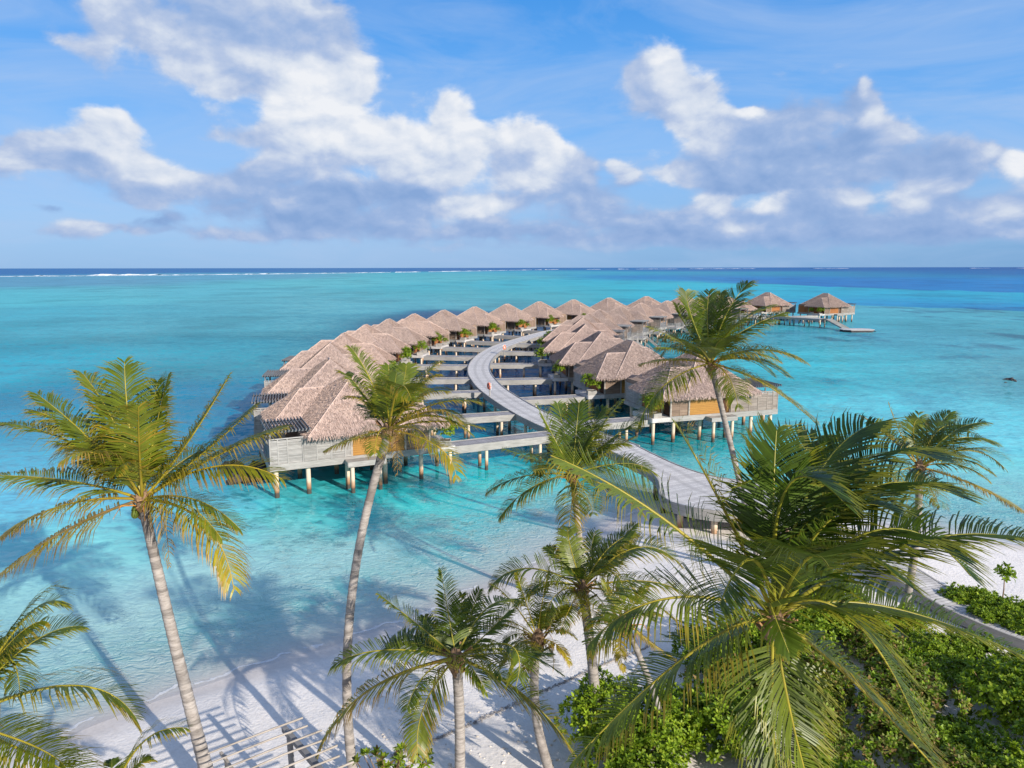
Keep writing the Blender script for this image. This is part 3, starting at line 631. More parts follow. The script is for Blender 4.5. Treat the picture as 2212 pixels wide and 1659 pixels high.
def make_villa(sy, seed):
    rng = random.Random(seed); root = empty('overwater_villa')
    make_roof(sy, 26000, rng, root)
    # floor platform with a deep timber fascia
    mb = MB(sy); mb.box(.02, 11.6, .03, 9.3, 2.36, ZF)
    mb.box(-.02, 11.64, -.06, .03, 2.04, 2.53); mb.box(-.02, 11.64, 9.3, 9.38, 2.04, 2.53); mb.box(-.06, .02, .03, 9.3, 2.04, 2.49); mb.box(11.6, 11.68, .03, 9.3, 2.04, 2.53)
    for x in (.6, 3.4, 6.2, 9.0, 11.2): mb.box(x - .11, x + .11, .1, 9.2, 2.06, 2.33)
    mb.build('floor_platform', M['grey_wood'], root)
    # walls set back under the thatch
    mb = MB(sy); mb.box(.14, 9.0, .16, 9.1, ZF, 4.75); mb.box(9.0, 9.9, 4.9, 9.1, ZF, 4.7); mb.build('wall', M['brown_wood'], root)
    for x, y in ((.03, .03), (1.92, .03), (5.4 if sy > 0 else 5.93, .03), (6.36 if sy > 0 else 6.41, .09), (.03, 1.5), (.03, 5.55), (.03, 9.1), (9.05, 9.1)):
        mb = MB(sy); mb.box(x - .07, x + .07, y - .07, y + .07, ZF, 4.5)
        mb.build('corner_post', M['pale_pole'], root)
    mb = MB(sy); mb.box(.11, 6.28, -.02, .08, 4.32, 4.44); mb.build('lintel', M['pale_pole'], root)
    mb = MB(sy); slats(mb, .11, 1.0, .08, ZF + .06, 4.28, .105, .05, 0, rng); slats(mb, 1.06, 1.84, .08, ZF + .06, 4.28, .105, .05, 0, rng)
    mb.box(1.0, 1.06, .03, .12, ZF, 4.3); mb.build('slat_panel', M['brown_wood'], root)
    gx1 = 5.86 if sy < 0 else 5.32
    mb = MB(sy); mb.box(2.0, gx1, .06, .158, ZF + .02, 4.3); mb.build('timber_panel', M['gold_wood'], root)
    if sy > 0:
        mb = MB(sy); mb.box(5.5, 6.28, .10, .156, ZF + .02, 4.3); mb.build('door', M['door_wood'], root)
    mb = MB(sy); mb.box(.08, .136, .3, 1.35, ZF + .02, 4.3)
    d = mb.build('door', M['door_wood'], root); hb = MB(sy); hb.box(.02, .08, 1.2, 1.24, 3.4, 3.6); hb.build('handle', M['steel'], d)
    mb = MB(sy)
    for i in range(5):
        k = rng.uniform(.85, 1.1); mb.box(.05, .13, 1.6 + i * .78, 1.6 + i * .78 + .74, ZF + .02, 4.32, 0, (k, k, k))
    mb.build('entrance_wall', M['red_wood'], root)
    mb = MB(sy)
    for i in range(11):
        k = rng.uniform(.85, 1.1); mb.box(.02, .12, 5.68 + i * .31, 5.68 + i * .31 + .27, ZF - .1, 4.35, 0, (k, k, k))
    mb.build('board_screen', M['brown_wood'] if sy < 0 else M['grey_wood'], root)
    # bathroom court: slatted privacy screen and louvered pergola at the sea end
    mb = MB(sy); zt = 4.22
    for a, b in (((5.98, 6.37),) if sy < 0 else ()) + ((6.45, 7.35), (7.43, 8.35), (8.43, 9.30), (9.42, 10.36), (10.42, 11.0), (11.06, 11.52)): slats(mb, a, b, .0, ZF + .05, zt, .088, .05, 0, rng)
    for x in (6.41, 7.39, 8.39, 9.36, 10.39, 11.03, 11.56): mb.box(x - .04, x + .04, -.05, .06, 2.45, zt + .06, 0, (.85, .85, .85))
    mb.box(6.38, 11.6, -.07, .07, zt + .06, zt + .12)
    mb.build('privacy_screen', M['screen_wood' if sy < 0 else 'tan_screen'], root)
    mb = MB(sy); slats(mb, .1, 1.85, 11.58, ZF + .05, zt - .5, .088, .05, 0, rng, 'y'); slats(mb, 1.95, 3.7, 11.58, ZF + .05, zt - .5, .088, .05, 0, rng, 'y')
    for y in (.1, 1.9, 3.75): mb.box(11.53, 11.63, y - .05, y + .05, ZF, zt + .05)
    mb.build('end_screen', M['slate_wood'], root)
    mb = MB(sy)
    for x, y in ((8.95, .12), (11.5, .12), (11.5, 3.6)): mb.box(x - .06, x + .06, y - .06, y + .06, ZF, 4.72)
    mb.box(8.8, 11.8, .06, .16, 4.72, 4.86); mb.box(8.8, 11.8, 3.55, 3.65, 4.72, 4.86)
    i = 0
    x = 8.86
    while x < 11.8:
        mb.beam((x, -.35, 4.90), (x, 4.0, 4.90), .05, .16, 0); x += .235
    mb.build('pergola', M['slate_wood'], root)
    # entry deck toward the boardwalk, step-out deck on the long side, terrace and stair on the sea side
    mb = MB(sy); mb.box(-1.9, -.08, -.15, 3.6, 2.38, 2.48); mb.box(-1.94, -.08, -.21, -.15, 2.1, 2.5); mb.box(-1.98, -1.9, -.15, 3.6, 2.1, 2.5); mb.box(-1.9, -.08, 3.6, 3.66, 2.1, 2.5)
    mb.build('entry_deck', M['deck_wood'], root)
    mb = MB(sy); mb.box(3.75, 6.4, -1.0, -.08, 2.24, 2.34); mb.box(3.7, 6.45, -1.07, -1.0, 1.98, 2.36); mb.box(3.67, 3.75, -1.0, -.08, 1.98, 2.36); mb.box(6.4, 6.48, -1.0, -.08, 1.98, 2.36)
    mb.build('step_deck', M['grey_wood'], root)
    if sy > 0:
        mb = MB(sy); mb.box(11.7, 13.9, 4.2, 9.2, 2.2, 2.32); mb.box(11.7, 13.96, 4.12, 4.2, 1.98, 2.34); mb.box(13.9, 13.98, 4.2, 9.2, 1.98, 2.34); mb.box(11.7, 13.96, 9.2, 9.28, 1.98, 2.34)
        mb.build('terrace', M['grey_wood'], root)
        mb = MB(sy); z0 = 2.32
        for x, y in ((11.8, 4.25), (12.85, 4.25), (13.85, 4.25), (13.85, 5.6), (13.85, 6.9), (13.85, 9.1), (12.85, 9.15), (11.8, 9.15)): mb.box(x - .04, x + .04, y - .04, y + .04, z0, 3.35)
        for z in (2.6, 2.85, 3.1, 3.32):
            mb.beam((11.8, 4.25, z), (13.85, 4.25, z), .04, .05); mb.beam((11.8, 9.15, z), (13.85, 9.15, z), .04, .05); mb.beam((13.85, 4.25, z), (13.85, 6.9, z), .04, .05)
        mb.beam((13.85, 6.9, 2.36), (13.85, 9.1, 2.36), .04, .04)
        mb.build('railing', M['screen_wood'], root)
        mb = MB(sy)
        for y in (7.3, 8.6): mb.beam((13.9, y, 2.2), (16.6, y, .1), .06, .22)
        for i in range(9):
            t = (i + .5) / 9; mb.box(13.9 + 2.7 * t - .14, 13.9 + 2.7 * t + .14, 7.34, 8.56, 2.28 - 2.1 * t, 2.33 - 2.1 * t)
        for y in (7.27, 8.63):
            mb.beam((13.9, y, 3.3), (16.6, y, 1.1), .05, .06)
            for i in range(5): t = i / 4; mb.beam((13.9 + 2.7 * t, y, 2.2 - 2.1 * t), (13.9 + 2.7 * t, y, 3.3 - 2.2 * t), .05, .05)
        mb.build('stair', M['grey_wood'], root)
    for x in (.6, 3.4, 6.2, 9.0, 11.2):
        for y in (.45, 4.6, 8.8):
            mb = MB(sy); mb.tube([(x, y, -3.0), (x, y, 2.06)], .17, 10); mb.build('pile', M['pile'], root)
    for x, y in ((-1.65, .15), (-1.65, 3.3), (4.1, -.75), (6.1, -.75)) + (((13.5, 4.5), (13.5, 8.9)) if sy > 0 else ()):
        mb = MB(sy); mb.tube([(x, y, -3.0), (x, y, 2.2 if x < 0 else 2.05)], .15, 10); mb.build('pile', M['pile'], root)
    return root
PK = 7.85
LPK = [(-12.5, 54.1)] + [at(712, 773, PK)] + [(-20.2, 78.6)] + [at(X, Y, PK) for X, Y in [(741, 718), (788, 700), (837, 688), (892, 677), (956, 669), (1023, 662), (1093, 656), (1163, 651), (1237, 647), (1314, 643), (1395, 640), (1477, 637), (1540, 635)]]
z4 = lambda x, y: ((2000 + .3617 * x) / 1.736, (1080 + .3617 * y) / 1.736)
RPK = [(18.0, 69.0), at(*z4(1020, 540), PK), at(*z4(700, 450), PK), at(*z4(540, 370), PK), at(*z4(515, 302), PK), at(*z4(570, 260), PK)] + [at(*z4(*p), PK) for p in [(680, 220), (890, 185), (1110, 155), (1380, 132)]] + [(49.5, 190.5), (60.5, 200.0)]
ORD = ['nearest', 'second', 'third', 'fourth', 'fifth', 'sixth', 'seventh', 'eighth', 'ninth', 'tenth', 'eleventh', 'twelfth', 'thirteenth', 'fourteenth', 'fifteenth', 'sixteenth', 'seventeenth']
VILLAS = []
def perp(pk, i):
    a = pk[max(i - 1, 0)]; b = pk[min(i + 1, len(pk) - 1)]
    return math.atan2(b[1] - a[1], b[0] - a[0]) - math.pi / 2
protoL = make_villa(-1, 3); protoR = make_villa(1, 4)
def place(proto, first, peak, ang, side, i, label):
    """ang = direction of the long axis from boardwalk end to sea end"""
    o = proto if first else copy_tree(proto)
    u = (math.cos(ang), math.sin(ang)); w = (-u[1], u[0]) if side > 0 else (u[1], -u[0])
    o.location = (peak[0] - 5 * u[0] - 4.1 * w[0], peak[1] - 5 * u[1] - 4.1 * w[1], 0)
    o.rotation_euler = (0, 0, ang)
    tag(o, label, 'villa', 'thatched villas on stilts along the curved boardwalk')
    VILLAS.append((o, u, w, side)); return o
for i, pk in enumerate(LPK):
    a = math.pi + perp(LPK, i)
    if i == 0: a = math.pi + R(25)
    lb = 'thatched stilt villa nearest the beach on the left, golden wall panel behind a leaning palm' if i == 0 else '%s thatched stilt villa from the beach in the left row' % ORD[i]
    place(protoL, i == 0, pk, a, -1, i, lb)
for i, pk in enumerate(RPK):
    a = perp(RPK, i)
    if i == 0: a = R(17.6)
    lb = 'thatched stilt villa nearest the beach on the right, behind the tall slender palm trunk' if i == 0 else '%s thatched stilt villa from the beach in the right row' % ORD[i]
    place(protoR, i == 0, pk, a, 1, i, lb)
p1 = atf(1661, 633, 219); p2 = atf(1786, 635, 211)
place(protoR, False, (p1.x, p1.y), R(27), 1, 0, 'thatched stilt villa standing apart at the far end, left of the outermost one')
place(protoR, False, (p2.x, p2.y), R(25), 1, 0, 'outermost thatched stilt villa at the far right, beside the swim platform')
for o in (VILLAS[-1][0], VILLAS[-2][0]):
    o.scale = (1.06, 1.06, 1.08)
    for ch in o.children:
        if ch.name.startswith('board_screen'): ch.material_slots[0].link = 'OBJECT'; ch.material_slots[0].material = M['red_wood']
        if ch.name.startswith('timber_panel'): ch.material_slots[0].link = 'OBJECT'; ch.material_slots[0].material = M['red_wood']
# a flood lamp on two of the villas
def wall_lamp(o, x, y, z):
    mb = MB(-1); mb.box(x - .05, x + .05, y - .12, y, z - .05, z + .05); mb.box(x - .22, x - .06, y - .30, y - .08, z - .02, z + .14); mb.box(x + .06, x + .24, y - .30, y - .08, z, z + .16)
    mb.build('flood_lamp', M['white_paint'], o)
wall_lamp(VILLAS[0][0], 5.9, -.05, 4.25); wall_lamp(VILLAS[6][0], .3, -.05, 4.1)

# ================================================================== boardwalk
def crom(P, n=8):
    out = []; P = [Vector(p) for p in P]; P = [P[0] * 2 - P[1]] + P + [P[-1] * 2 - P[-2]]
    for i in range(1, len(P) - 2):
        for k in range(n):
            t = k / n; a, b, c, d = P[i - 1:i + 3]
            out.append(.5 * ((2 * b) + (c - a) * t + (2 * a - 5 * b + 4 * c - d) * t * t + (3 * b - a - 3 * c + d) * t ** 3))
    out.append(P[-2]); return out
def m_planks(name='boardwalk_planks', kk=1.0):
    """cross-laid grey decking; uv.x runs along the walk in metres, uv.y across"""
    m, nt, b = newmat(name)
    uv = nd(nt, 'ShaderNodeUVMap', uv_map='uv'); sep = nd(nt, 'ShaderNodeSeparateXYZ'); nt.links.new(uv.outputs[0], sep.inputs[0])
    fl = math_(nt, 'FLOOR', math_(nt, 'DIVIDE', sep.outputs[0], .19)); fr = math_(nt, 'FRACT', math_(nt, 'DIVIDE', sep.outputs[0], .19))
    wn = nd(nt, 'ShaderNodeTexWhiteNoise', noise_dimensions='1D'); nt.links.new(fl, wn.inputs['W'])
    P = nd(nt, 'ShaderNodeNewGeometry').outputs['Position']; n = noise(nt, P, .5, 4); n2 = noise(nt, P, 6, 4)
    col = ramp(nt, wn.outputs[0], [(0, (.40, .385, .38)), (.5, (.50, .485, .475)), (1, (.57, .555, .545))])
    col = mixc(nt, ramp(nt, n, [(.35, 0.0), (.75, .45)]), col, (.60, .58, .56))
    # the trodden middle shows two darker wheel tracks
    trk = math_(nt, 'ABSOLUTE', math_(nt, 'SUBTRACT', math_(nt, 'ABSOLUTE', sep.outputs[1]), .55))
    tk = nd(nt, 'ShaderNodeMapRange', inp={1: .05, 2: .32, 3: .38, 4: 0.0}); tk.interpolation_type = 'SMOOTHSTEP'; nt.links.new(trk, tk.inputs[0])
    col = mixc(nt, tk.outputs[0], col, (.27, .26, .255))
    col = mixc(nt, 1.0, col, ramp(nt, n2, [(.3, .88), (.7, 1.06)]), 'MULTIPLY')
    gap = math_(nt, 'GREATER_THAN', fr, .1)
    col = mixc(nt, gap, (.12, .115, .11), col)
    if kk != 1: col = mixc(nt, 1.0, col, (kk, kk, kk * 1.06), 'MULTIPLY')
    nt.links.new(col, b.inputs['Base Color']); b.inputs['Roughness'].default_value = .8; b.inputs['Specular IOR Level'].default_value = .25
    bump(nt, b, gap, .4, .01); return m
M['planks'] = m_planks(); M['planks_dark'] = m_planks('branch_walk_planks', .55)
def ribbon(Lp, Rp, parent, name, zs, mat, uvw=True):
    me = bpy.data.meshes.new(name); n = len(Lp); vs = []; fs = []; uvs = []
    s = 0
    for i in range(n):
        if i: s += ((Lp[i] + Rp[i]) / 2 - (Lp[i - 1] + Rp[i - 1]) / 2).length
        hw = (Rp[i] - Lp[i]).length / 2
        vs += [(Lp[i].x, Lp[i].y, zs[i]), (Rp[i].x, Rp[i].y, zs[i]), (Lp[i].x, Lp[i].y, zs[i] - .1), (Rp[i].x, Rp[i].y, zs[i] - .1)]
        uvs += [(s, -hw), (s, hw), (s, -hw), (s, hw)]
    for i in range(n - 1):
        a = i * 4; b = a + 4; fs += [(a, a + 1, b + 1, b), (a + 3, a + 2, b + 2, b + 3)]
    me.from_pydata(vs, [], fs); u = me.uv_layers.new(name='uv')
    for lp in me.loops: u.data[lp.index].uv = uvs[lp.vertex_index]
    me.materials.append(mat)
    at_ = me.attributes.new('Col', 'FLOAT_COLOR', 'FACE'); at_.data.foreach_set('color', np.ones(4 * len(fs), np.float32))
    o = bpy.data.objects.new(name, me); C.objects.link(o); o.parent = parent; return o
def edge_strip(P, zs, out, w, hi, lo, parent, name, mat):
    """upright board following an edge: out = unit outward offset list"""
    mb = MB()
    n = len(P); vs = []
    for i in range(n):
        o = out[i]
        for dx, dz in ((0, lo), (w, lo), (w, hi), (0, hi)): vs.append((P[i].x + o.x * dx, P[i].y + o.y * dx, zs[i] + dz))
    fs = []
    for i in range(n - 1):
        a = i * 4; b = a + 4
        for k in range(4): fs.append((a + k, a + (k + 1) % 4, b + (k + 1) % 4, b + k))
    fs += [(3, 2, 1, 0), ((n - 1) * 4, (n - 1) * 4 + 1, (n - 1) * 4 + 2, (n - 1) * 4 + 3)]
    mb.add(vs, fs); return mb.build(name, mat, parent)
def outward(P, sgn):
    r = []
    for i in range(len(P)):
        t = (P[min(i + 1, len(P) - 1)] - P[max(i - 1, 0)]).normalized(); r.append(Vector((-t.y, t.x)) * sgn)
    return r
def walk(name, Lp, Rp, zs, piles, label, cat, group=None, kerb=.07, fas=-.52, pile_r=.15, mat=None):
    root = empty(name, (0, 0, 0)); tag(root, label, cat, group)
    ribbon(Lp, Rp, root, 'deck', zs, mat or M['planks'])
    for P, sg in ((Lp, 1), (Rp, -1)):
        edge_strip(P, zs, outward(P, sg), .09, kerb, fas, root, 'fascia', M['grey_wood'])
    for x, y, z in piles:
        mb = MB(); mb.tube([(x, y, min(hz(x, y), 0) - .8), (x, y, z - .12)], pile_r, 9); mb.build('pile', M['pile'], root)
    return root
# main curve: left edge surveyed, right edge three metres over
ML = [(7.3, 52.3), (5.1, 56.4), (2.4, 60.9), (-.6, 68.8), (-3.5, 79), (-5.0, 86.9), (-5.8, 93.3), (-6.1, 100.3), (-5.8, 108.3), (-4.9, 116.4), (-3.5, 124), (-1.6, 131), (.5, 137), (2.5, 142.8), (5.0, 149.7),
      (9.0, 158.5), (14.5, 168), (22.5, 178.5), (32.5, 188.5), (45, 198.5), (56, 205.5), (64, 208), (70.5, 206.5), (76, 202), (80.5, 197), (84.5, 191.5)]
Lc = crom(ML, 6); Rc = []
for p, o in zip(Lc, outward(Lc, -1)): Rc.append(p + o * 2.9)
zs = [2.3] * len(Lc)
pl = []; acc = 0
for i in range(1, len(Lc)):
    acc += (Lc[i] - Lc[i - 1]).length
    if acc > 4.0 and len(pl) < 98:
        acc = 0; o = (Rc[i] - Lc[i]).normalized(); a = Lc[i] + o * .35; b = Rc[i] - o * .35
        if hz(a.x, a.y) < .5: pl += [(a.x, a.y, 2.2), (b.x, b.y, 2.2)]
main_walk = walk('boardwalk', Lc, Rc, zs, pl, 'long curved grey plank boardwalk snaking between the two rows of villas', 'boardwalk')
# branches to each villa, mitred into the main walk
MC = [(a + b) / 2 for a, b in zip(Lc, Rc)]
def nearest_hit(p, d, edge):
    best = None
    for a, b in zip(edge[:-1], edge[1:]):
        e = b - a; den = d.x * e.y - d.y * e.x
        if abs(den) < 1e-6: continue
        t = ((a.x - p.x) * e.y - (a.y - p.y) * e.x) / den; s = ((a.x - p.x) * d.y - (a.y - p.y) * d.x) / den
        if t > .3 and -0.02 <= s <= 1.02 and (best is None or t < best): best = t
    return best
PLANT_SPOTS = []
for idx, (o, u, w, side) in enumerate(VILLAS):
    P0 = Vector((o.location.x, o.location.y)); U = Vector(u); W = Vector(w)
    edge = [p for p in (Lc if side < 0 else Rc)]
    s0 = P0 - U * 1.98 + W * .35; s1 = P0 - U * 1.98 + W * 2.0
    t0 = nearest_hit(s0, -U, edge); t1 = nearest_hit(s1, -U, edge)
    PLANT_SPOTS.append((P0 - U * 1.35 + W * .35, P0 - U * .75 + W * 4.6, U, W))
    if t0 is None or t1 is None or max(t0, t1) > 34: continue
    e0 = s0 - U * (t0 - .1); e1 = s1 - U * (t1 - .1); n = 5
    A = [s0.lerp(e0, k / n) for k in range(n + 1)]; B = [s1.lerp(e1, k / n) for k in range(n + 1)]
    if side > 0: A, B = A, B
    piles = []; Lm = min(t0, t1); m = max(1, int(Lm / 3.2))
    for k in range(m):
        q = (k + .6) / m
        for E0, E1, f in ((s0, e0, .2), (s1, e1, -.2)):
            p = E0.lerp(E1, q) + W * f; piles.append((p.x, p.y, 2.1))
    la, ra = (A, B) if (A[1] - A[0]).x * (B[0] - A[0]).y - (A[1] - A[0]).y * (B[0] - A[0]).x < 0 else (B, A)
    nm = o['label'].split(' thatched')[0] if idx not in (0, len(LPK)) else 'nearest'
    row = 'left' if side < 0 else 'right'
    if idx >= len(LPK) + len(RPK): lb = 'narrow plank branch walk to the far %s villa' % ('detached left' if idx == len(VILLAS) - 2 else 'outermost')
    else: lb = 'straight plank branch walk from the boardwalk to the %s villa of the %s row' % (nm, row)
    walk('branch_walkway', la, ra, [2.24] * (n + 1), piles, lb, 'walkway', 'branch walkways from the boardwalk to the villas', kerb=.05, fas=-.55, pile_r=.14, mat=M['planks_dark'])
# the wide rounded arrival platform above the beach
PLl = crom([(7.3, 52.3), (8.5, 49.6), (9.35, 47.4), (9.6, 45.6), (9.4, 43.8), (9.15, 42.3), (9.5, 40.9), (10.6, 39.8), (12.2, 39.15), (14, 38.9), (15.6, 38.4)], 6)
PLr = crom([(9.75, 53.75), (10.6, 51.4), (11.7, 48.7), (12.8, 46.9), (13.9, 45.9), (15.0, 45.3), (16.0, 44.5), (16.8, 43.3), (17.2, 42.0), (17.2, 40.6), (17.0, 39.2)], 6)
Lq = PLl; Rq = PLr
plp = [(10.1, 48, 2), (11.6, 48.2, 2), (9.9, 44.6, 2), (13.3, 45.2, 2), (10.2, 41.2, 2), (11.9, 39.9, 2), (14.2, 39.6, 2), (15.8, 41.5, 2), (13, 42.5, 2), (16.1, 39.9, 2)]
walk('arrival_platform', Lq, Rq, [2.3 - .2 * min(1, i / 24) for i in range(len(Lq))], plp, 'wide rounded plank platform where the boardwalk meets the white beach', 'platform', kerb=.05, fas=-.62, pile_r=.19)
# boardwalk continuing over the sand toward the lower right
BL_ = crom([(15.7, 38.3), (16.6, 35.8), (17.7, 32.6), (18.3, 30.2), (19.2, 27.9), (20.6, 25.6), (22.6, 23.0), (25.4, 20.0)], 5)
Br_ = [p + o * 1.75 for p, o in zip(BL_, outward(BL_, -1 if True else 1))]
_d = (BL_[1] - BL_[0]); _o = Vector((-_d.y, _d.x)).normalized()
Br_ = [p + o * 1.75 for p, o in zip(BL_, outward(BL_, 1))]
zb = [2.1 - .72 * min(1, i / 18) for i in range(len(BL_))]
if (Br_[5] - BL_[5]).x < 0: Br_ = [p - (q - p) for p, q in zip(BL_, Br_)]
walk('beach_boardwalk', BL_, Br_, zb, [], 'narrow plank boardwalk crossing the sand beside the green hedge on the right', 'boardwalk', kerb=.02, fas=-.42)
# swim platform with its gangway at the far end
root = empty('swim_platform', (86.6, 178.2, 0)); tag(root, 'low floating swim platform with a stair gangway beside the outermost villa', 'swim platform')
mb = MB(); oct_ = [(3.9, 1.2), (3.9, -1.2), (2.6, -2.6), (-2.6, -2.6), (-3.9, -1.2), (-3.9, 1.2), (-2.6, 2.6), (2.6, 2.6)]
mb.add([(x, y, .5) for x, y in oct_] + [(x, y, .62) for x, y in oct_], [tuple(range(8))] + [(8 + k, 8 + (k + 1) % 8, (k + 1) % 8, k) for k in range(8)] + [tuple(range(15, 7, -1))]); mb.build('deck', M['deck_wood'], root)
mb = MB(); mb.add([(x * .95, y * .95, -.3) for x, y in oct_] + [(x * .95, y * .95, .49) for x, y in oct_], [(8 + k, 8 + (k + 1) % 8, (k + 1) % 8, k) for k in range(8)] + [tuple(range(8))]); mb.build('float', M['dark_wood'], root)
mb = MB(); mb.beam((3.8, 0, .55), (5.4, -.3, -.4), .8, .1); mb.build('ladder', M['dark_wood'], root)
mb = MB(); g0 = Vector((-1.6, 12.6, 2.3)); g1 = Vector((-1.6, 2.4, .66))
for sx in (-.9, .9): mb.beam(g0 + Vector((sx, 0, -.12)), g1 + Vector((sx, 0, -.12)), .1, .3)
for k in range(22): p = g0.lerp(g1, (k + .5) / 22); mb.box(p.x - .85, p.x + .85, p.y - .15, p.y + .15, p.z - .02, p.z + .05)
mb.build('gangway', M['grey_wood'], root)
# life rings on posts
def ring(x, y, rz, label):
    root = empty('life_ring_post', (x, y, 2.3), rz); tag(root, label, 'life ring', 'orange life rings along the boardwalk')
    mb = MB(); mb.box(-.05, .05, -.05, .05, -.3, 1.45); mb.build('post', M['grey_wood'], root)
    mb = MB(); pts = [(math.cos(a) * .30, -.10, 1.1 + math.sin(a) * .30) for a in [2 * math.pi * k / 18 for k in range(19)]]
    mb.tube(pts, .10, 7, cap=False); mb.build('life_ring', M['buoy'], root)
    mb = MB(); mb.box(-.36, .36, -.05, -.01, .72, 1.48); mb.build('back_board', M['white_paint'], root)
ring(-2.4, 75.6, R(-62), 'faded orange life ring on the left edge of the boardwalk, nearer of two')
ring(-1.3, 113.2, R(60), 'faded orange life ring on the right edge of the boardwalk bend, farther one')

# ================================================================== plants
def rosette(mb, p, ax, L, n, rng, cols, m=0):
    ax = ax.normalized(); a = Vector((1, 0, 0)) if abs(ax.x) < .8 else Vector((0, 1, 0))
    e1 = (a - ax * a.dot(ax)).normalized(); e2 = ax.cross(e1); ph = rng.uniform(0, 6.28)
    for k in range(n):
        an = ph + 2.4 * k; tilt = .35 + 1.0 * k / n + rng.uniform(-.12, .12)
        d = (e1 * math.cos(an) + e2 * math.sin(an)) * math.sin(tilt) + ax * math.cos(tilt)
        s = d.cross(ax).normalized(); nn = s.cross(d); l = L * rng.uniform(.75, 1.15); w = l * .21
        c = rng.choice(cols); kk = rng.uniform(.75, 1.2); c = (c[0] * kk, c[1] * kk, c[2] * kk)
        b = p; md = p + d * l * .62 + nn * l * .03; tp = p + d * l - nn * l * .10
        mb.add([b, md + s * w - nn * w * -.25, tp + s * w * .35, tp - s * w * .35, md - s * w + nn * w * .25], [(0, 1, 2, 3, 4)], m, c)
GREEN = [(0.13, 0.215, 0.012), (0.17, 0.265, 0.014), (0.1, 0.165, 0.012), (0.2, 0.3, 0.02)]
LIME = [(0.24, 0.34, 0.02), (0.19, 0.29, 0.016), (0.3, 0.38, 0.035)]
OLIVE = [(0.17, 0.2, 0.04), (0.24, 0.26, 0.06), (0.13, 0.16, 0.03), (0.26, 0.17, 0.07)]
def shrub_mesh(seed, r, h, nros, cols, L=.17):
    rng = random.Random(seed); mb = MB()
    lob = [(rng.uniform(-.5, .5) * r, rng.uniform(-.5, .5) * r, h * rng.uniform(.35, .62), rng.uniform(.42, .7) * r, h * rng.uniform(.38, .55)) for _ in range(9)]
    for i in range(nros):
        cx, cy, cz, rr, rz = rng.choice(lob)
        d = Vector((rng.gauss(0, 1), rng.gauss(0, 1), rng.gauss(.35, .9))).normalized()
        if d.z < -.35: d.z *= -1
        q = rng.uniform(.72, 1.08)
        p = Vector((cx + d.x * rr * q, cy + d.y * rr * q, max(.06, cz + d.z * rz * q)))
        rosette(mb, p, Vector((d.x, d.y, abs(d.z) + .55)), L * rng.uniform(.8, 1.25), rng.randint(7, 10), rng, cols)
    return mb
def shrub_stems(seed, r, h):
    rng = random.Random(seed); mb = MB()
    for i in range(14):
        a = rng.uniform(0, 6.28); q = rng.uniform(.2, .75) * r
        mb.tube([(rng.uniform(-.15, .15), rng.uniform(-.15, .15), -.1), (q * .5 * math.cos(a), q * .5 * math.sin(a), h * .35), (q * math.cos(a), q * math.sin(a), h * rng.uniform(.6, .85))], [.035, .025, .012], 5)
    return mb
def shrub(seed, r, h, nros, cols, label, group=None, L=.17):
    root = empty('shrub'); tag(root, label, 'shrub', group)
    shrub_mesh(seed, r, h, nros, cols, L).build('foliage', M['leaf'], root); shrub_stems(seed, r, h).build('stem', M['fibre'], root); return root
# planters on the entry decks: one bushy plant by each branch walk, a smaller one farther along on the left row
def planter(seed, r, h, n, label, small=False):
    root = empty('planter_plant'); tag(root, label, 'potted plant', 'planted boxes on the villa decks')
    mb = MB(); a = .42 if not small else .3
    for x0, x1, y0, y1 in ((-a, a, -a, -a + .05), (-a, a, a - .05, a), (-a, -a + .05, -a + .05, a - .05), (a - .05, a, -a + .05, a - .05)): mb.box(x0, x1, y0, y1, 0, .42)
    mb.box(-a + .05, a - .05, -a + .05, a - .05, 0, .36, 0, (.3, .25, .2))
    mb.build('planter_box', M['concrete'], root)
    f = shrub_mesh(seed, r, h, n, GREEN + LIME, .15).build('foliage', M['leaf'], root, (0, 0, .36))
    return root
pb = [planter(51, 1.05, 1.7, 300, ''), planter(52, .95, 1.5, 260, '')]; ps = planter(53, .6, .8, 80, '', True)
used = set()
for i, (a, b, U, W) in enumerate(PLANT_SPOTS):
    o, u, w, side = VILLAS[i]; lab = o['label']
    who = lab.split(',')[0].replace('thatched stilt villa ', 'villa ').replace('standing apart at the far end', 'standing apart'); who = who.replace(' from the beach in the', ',').replace(' nearest the beach on the', ' nearest the beach,')
    src = pb[i % 2]; c = src if i % 2 not in used and not used.add(i % 2) else copy_tree(src)
    c.location = (a.x, a.y, 2.485); c.rotation_euler = (0, 0, i * 1.3)
    if 0 < i < len(LPK) and i < 11: c.scale = (1.15,) * 3
    tag(c, 'bushy boxed plant on the entry deck, ' + who)
    if (1 <= i < 12) or i >= len(VILLAS) - 2:
        c = ps if 's' not in used and not used.add('s') else copy_tree(ps)
        p = a + W * 2.9 - U * .1; c.location = (p.x, p.y, 2.485); tag(c, 'low boxed plant by the wall, ' + who)
        if i >= len(VILLAS) - 2: c.scale = (1.5,) * 3

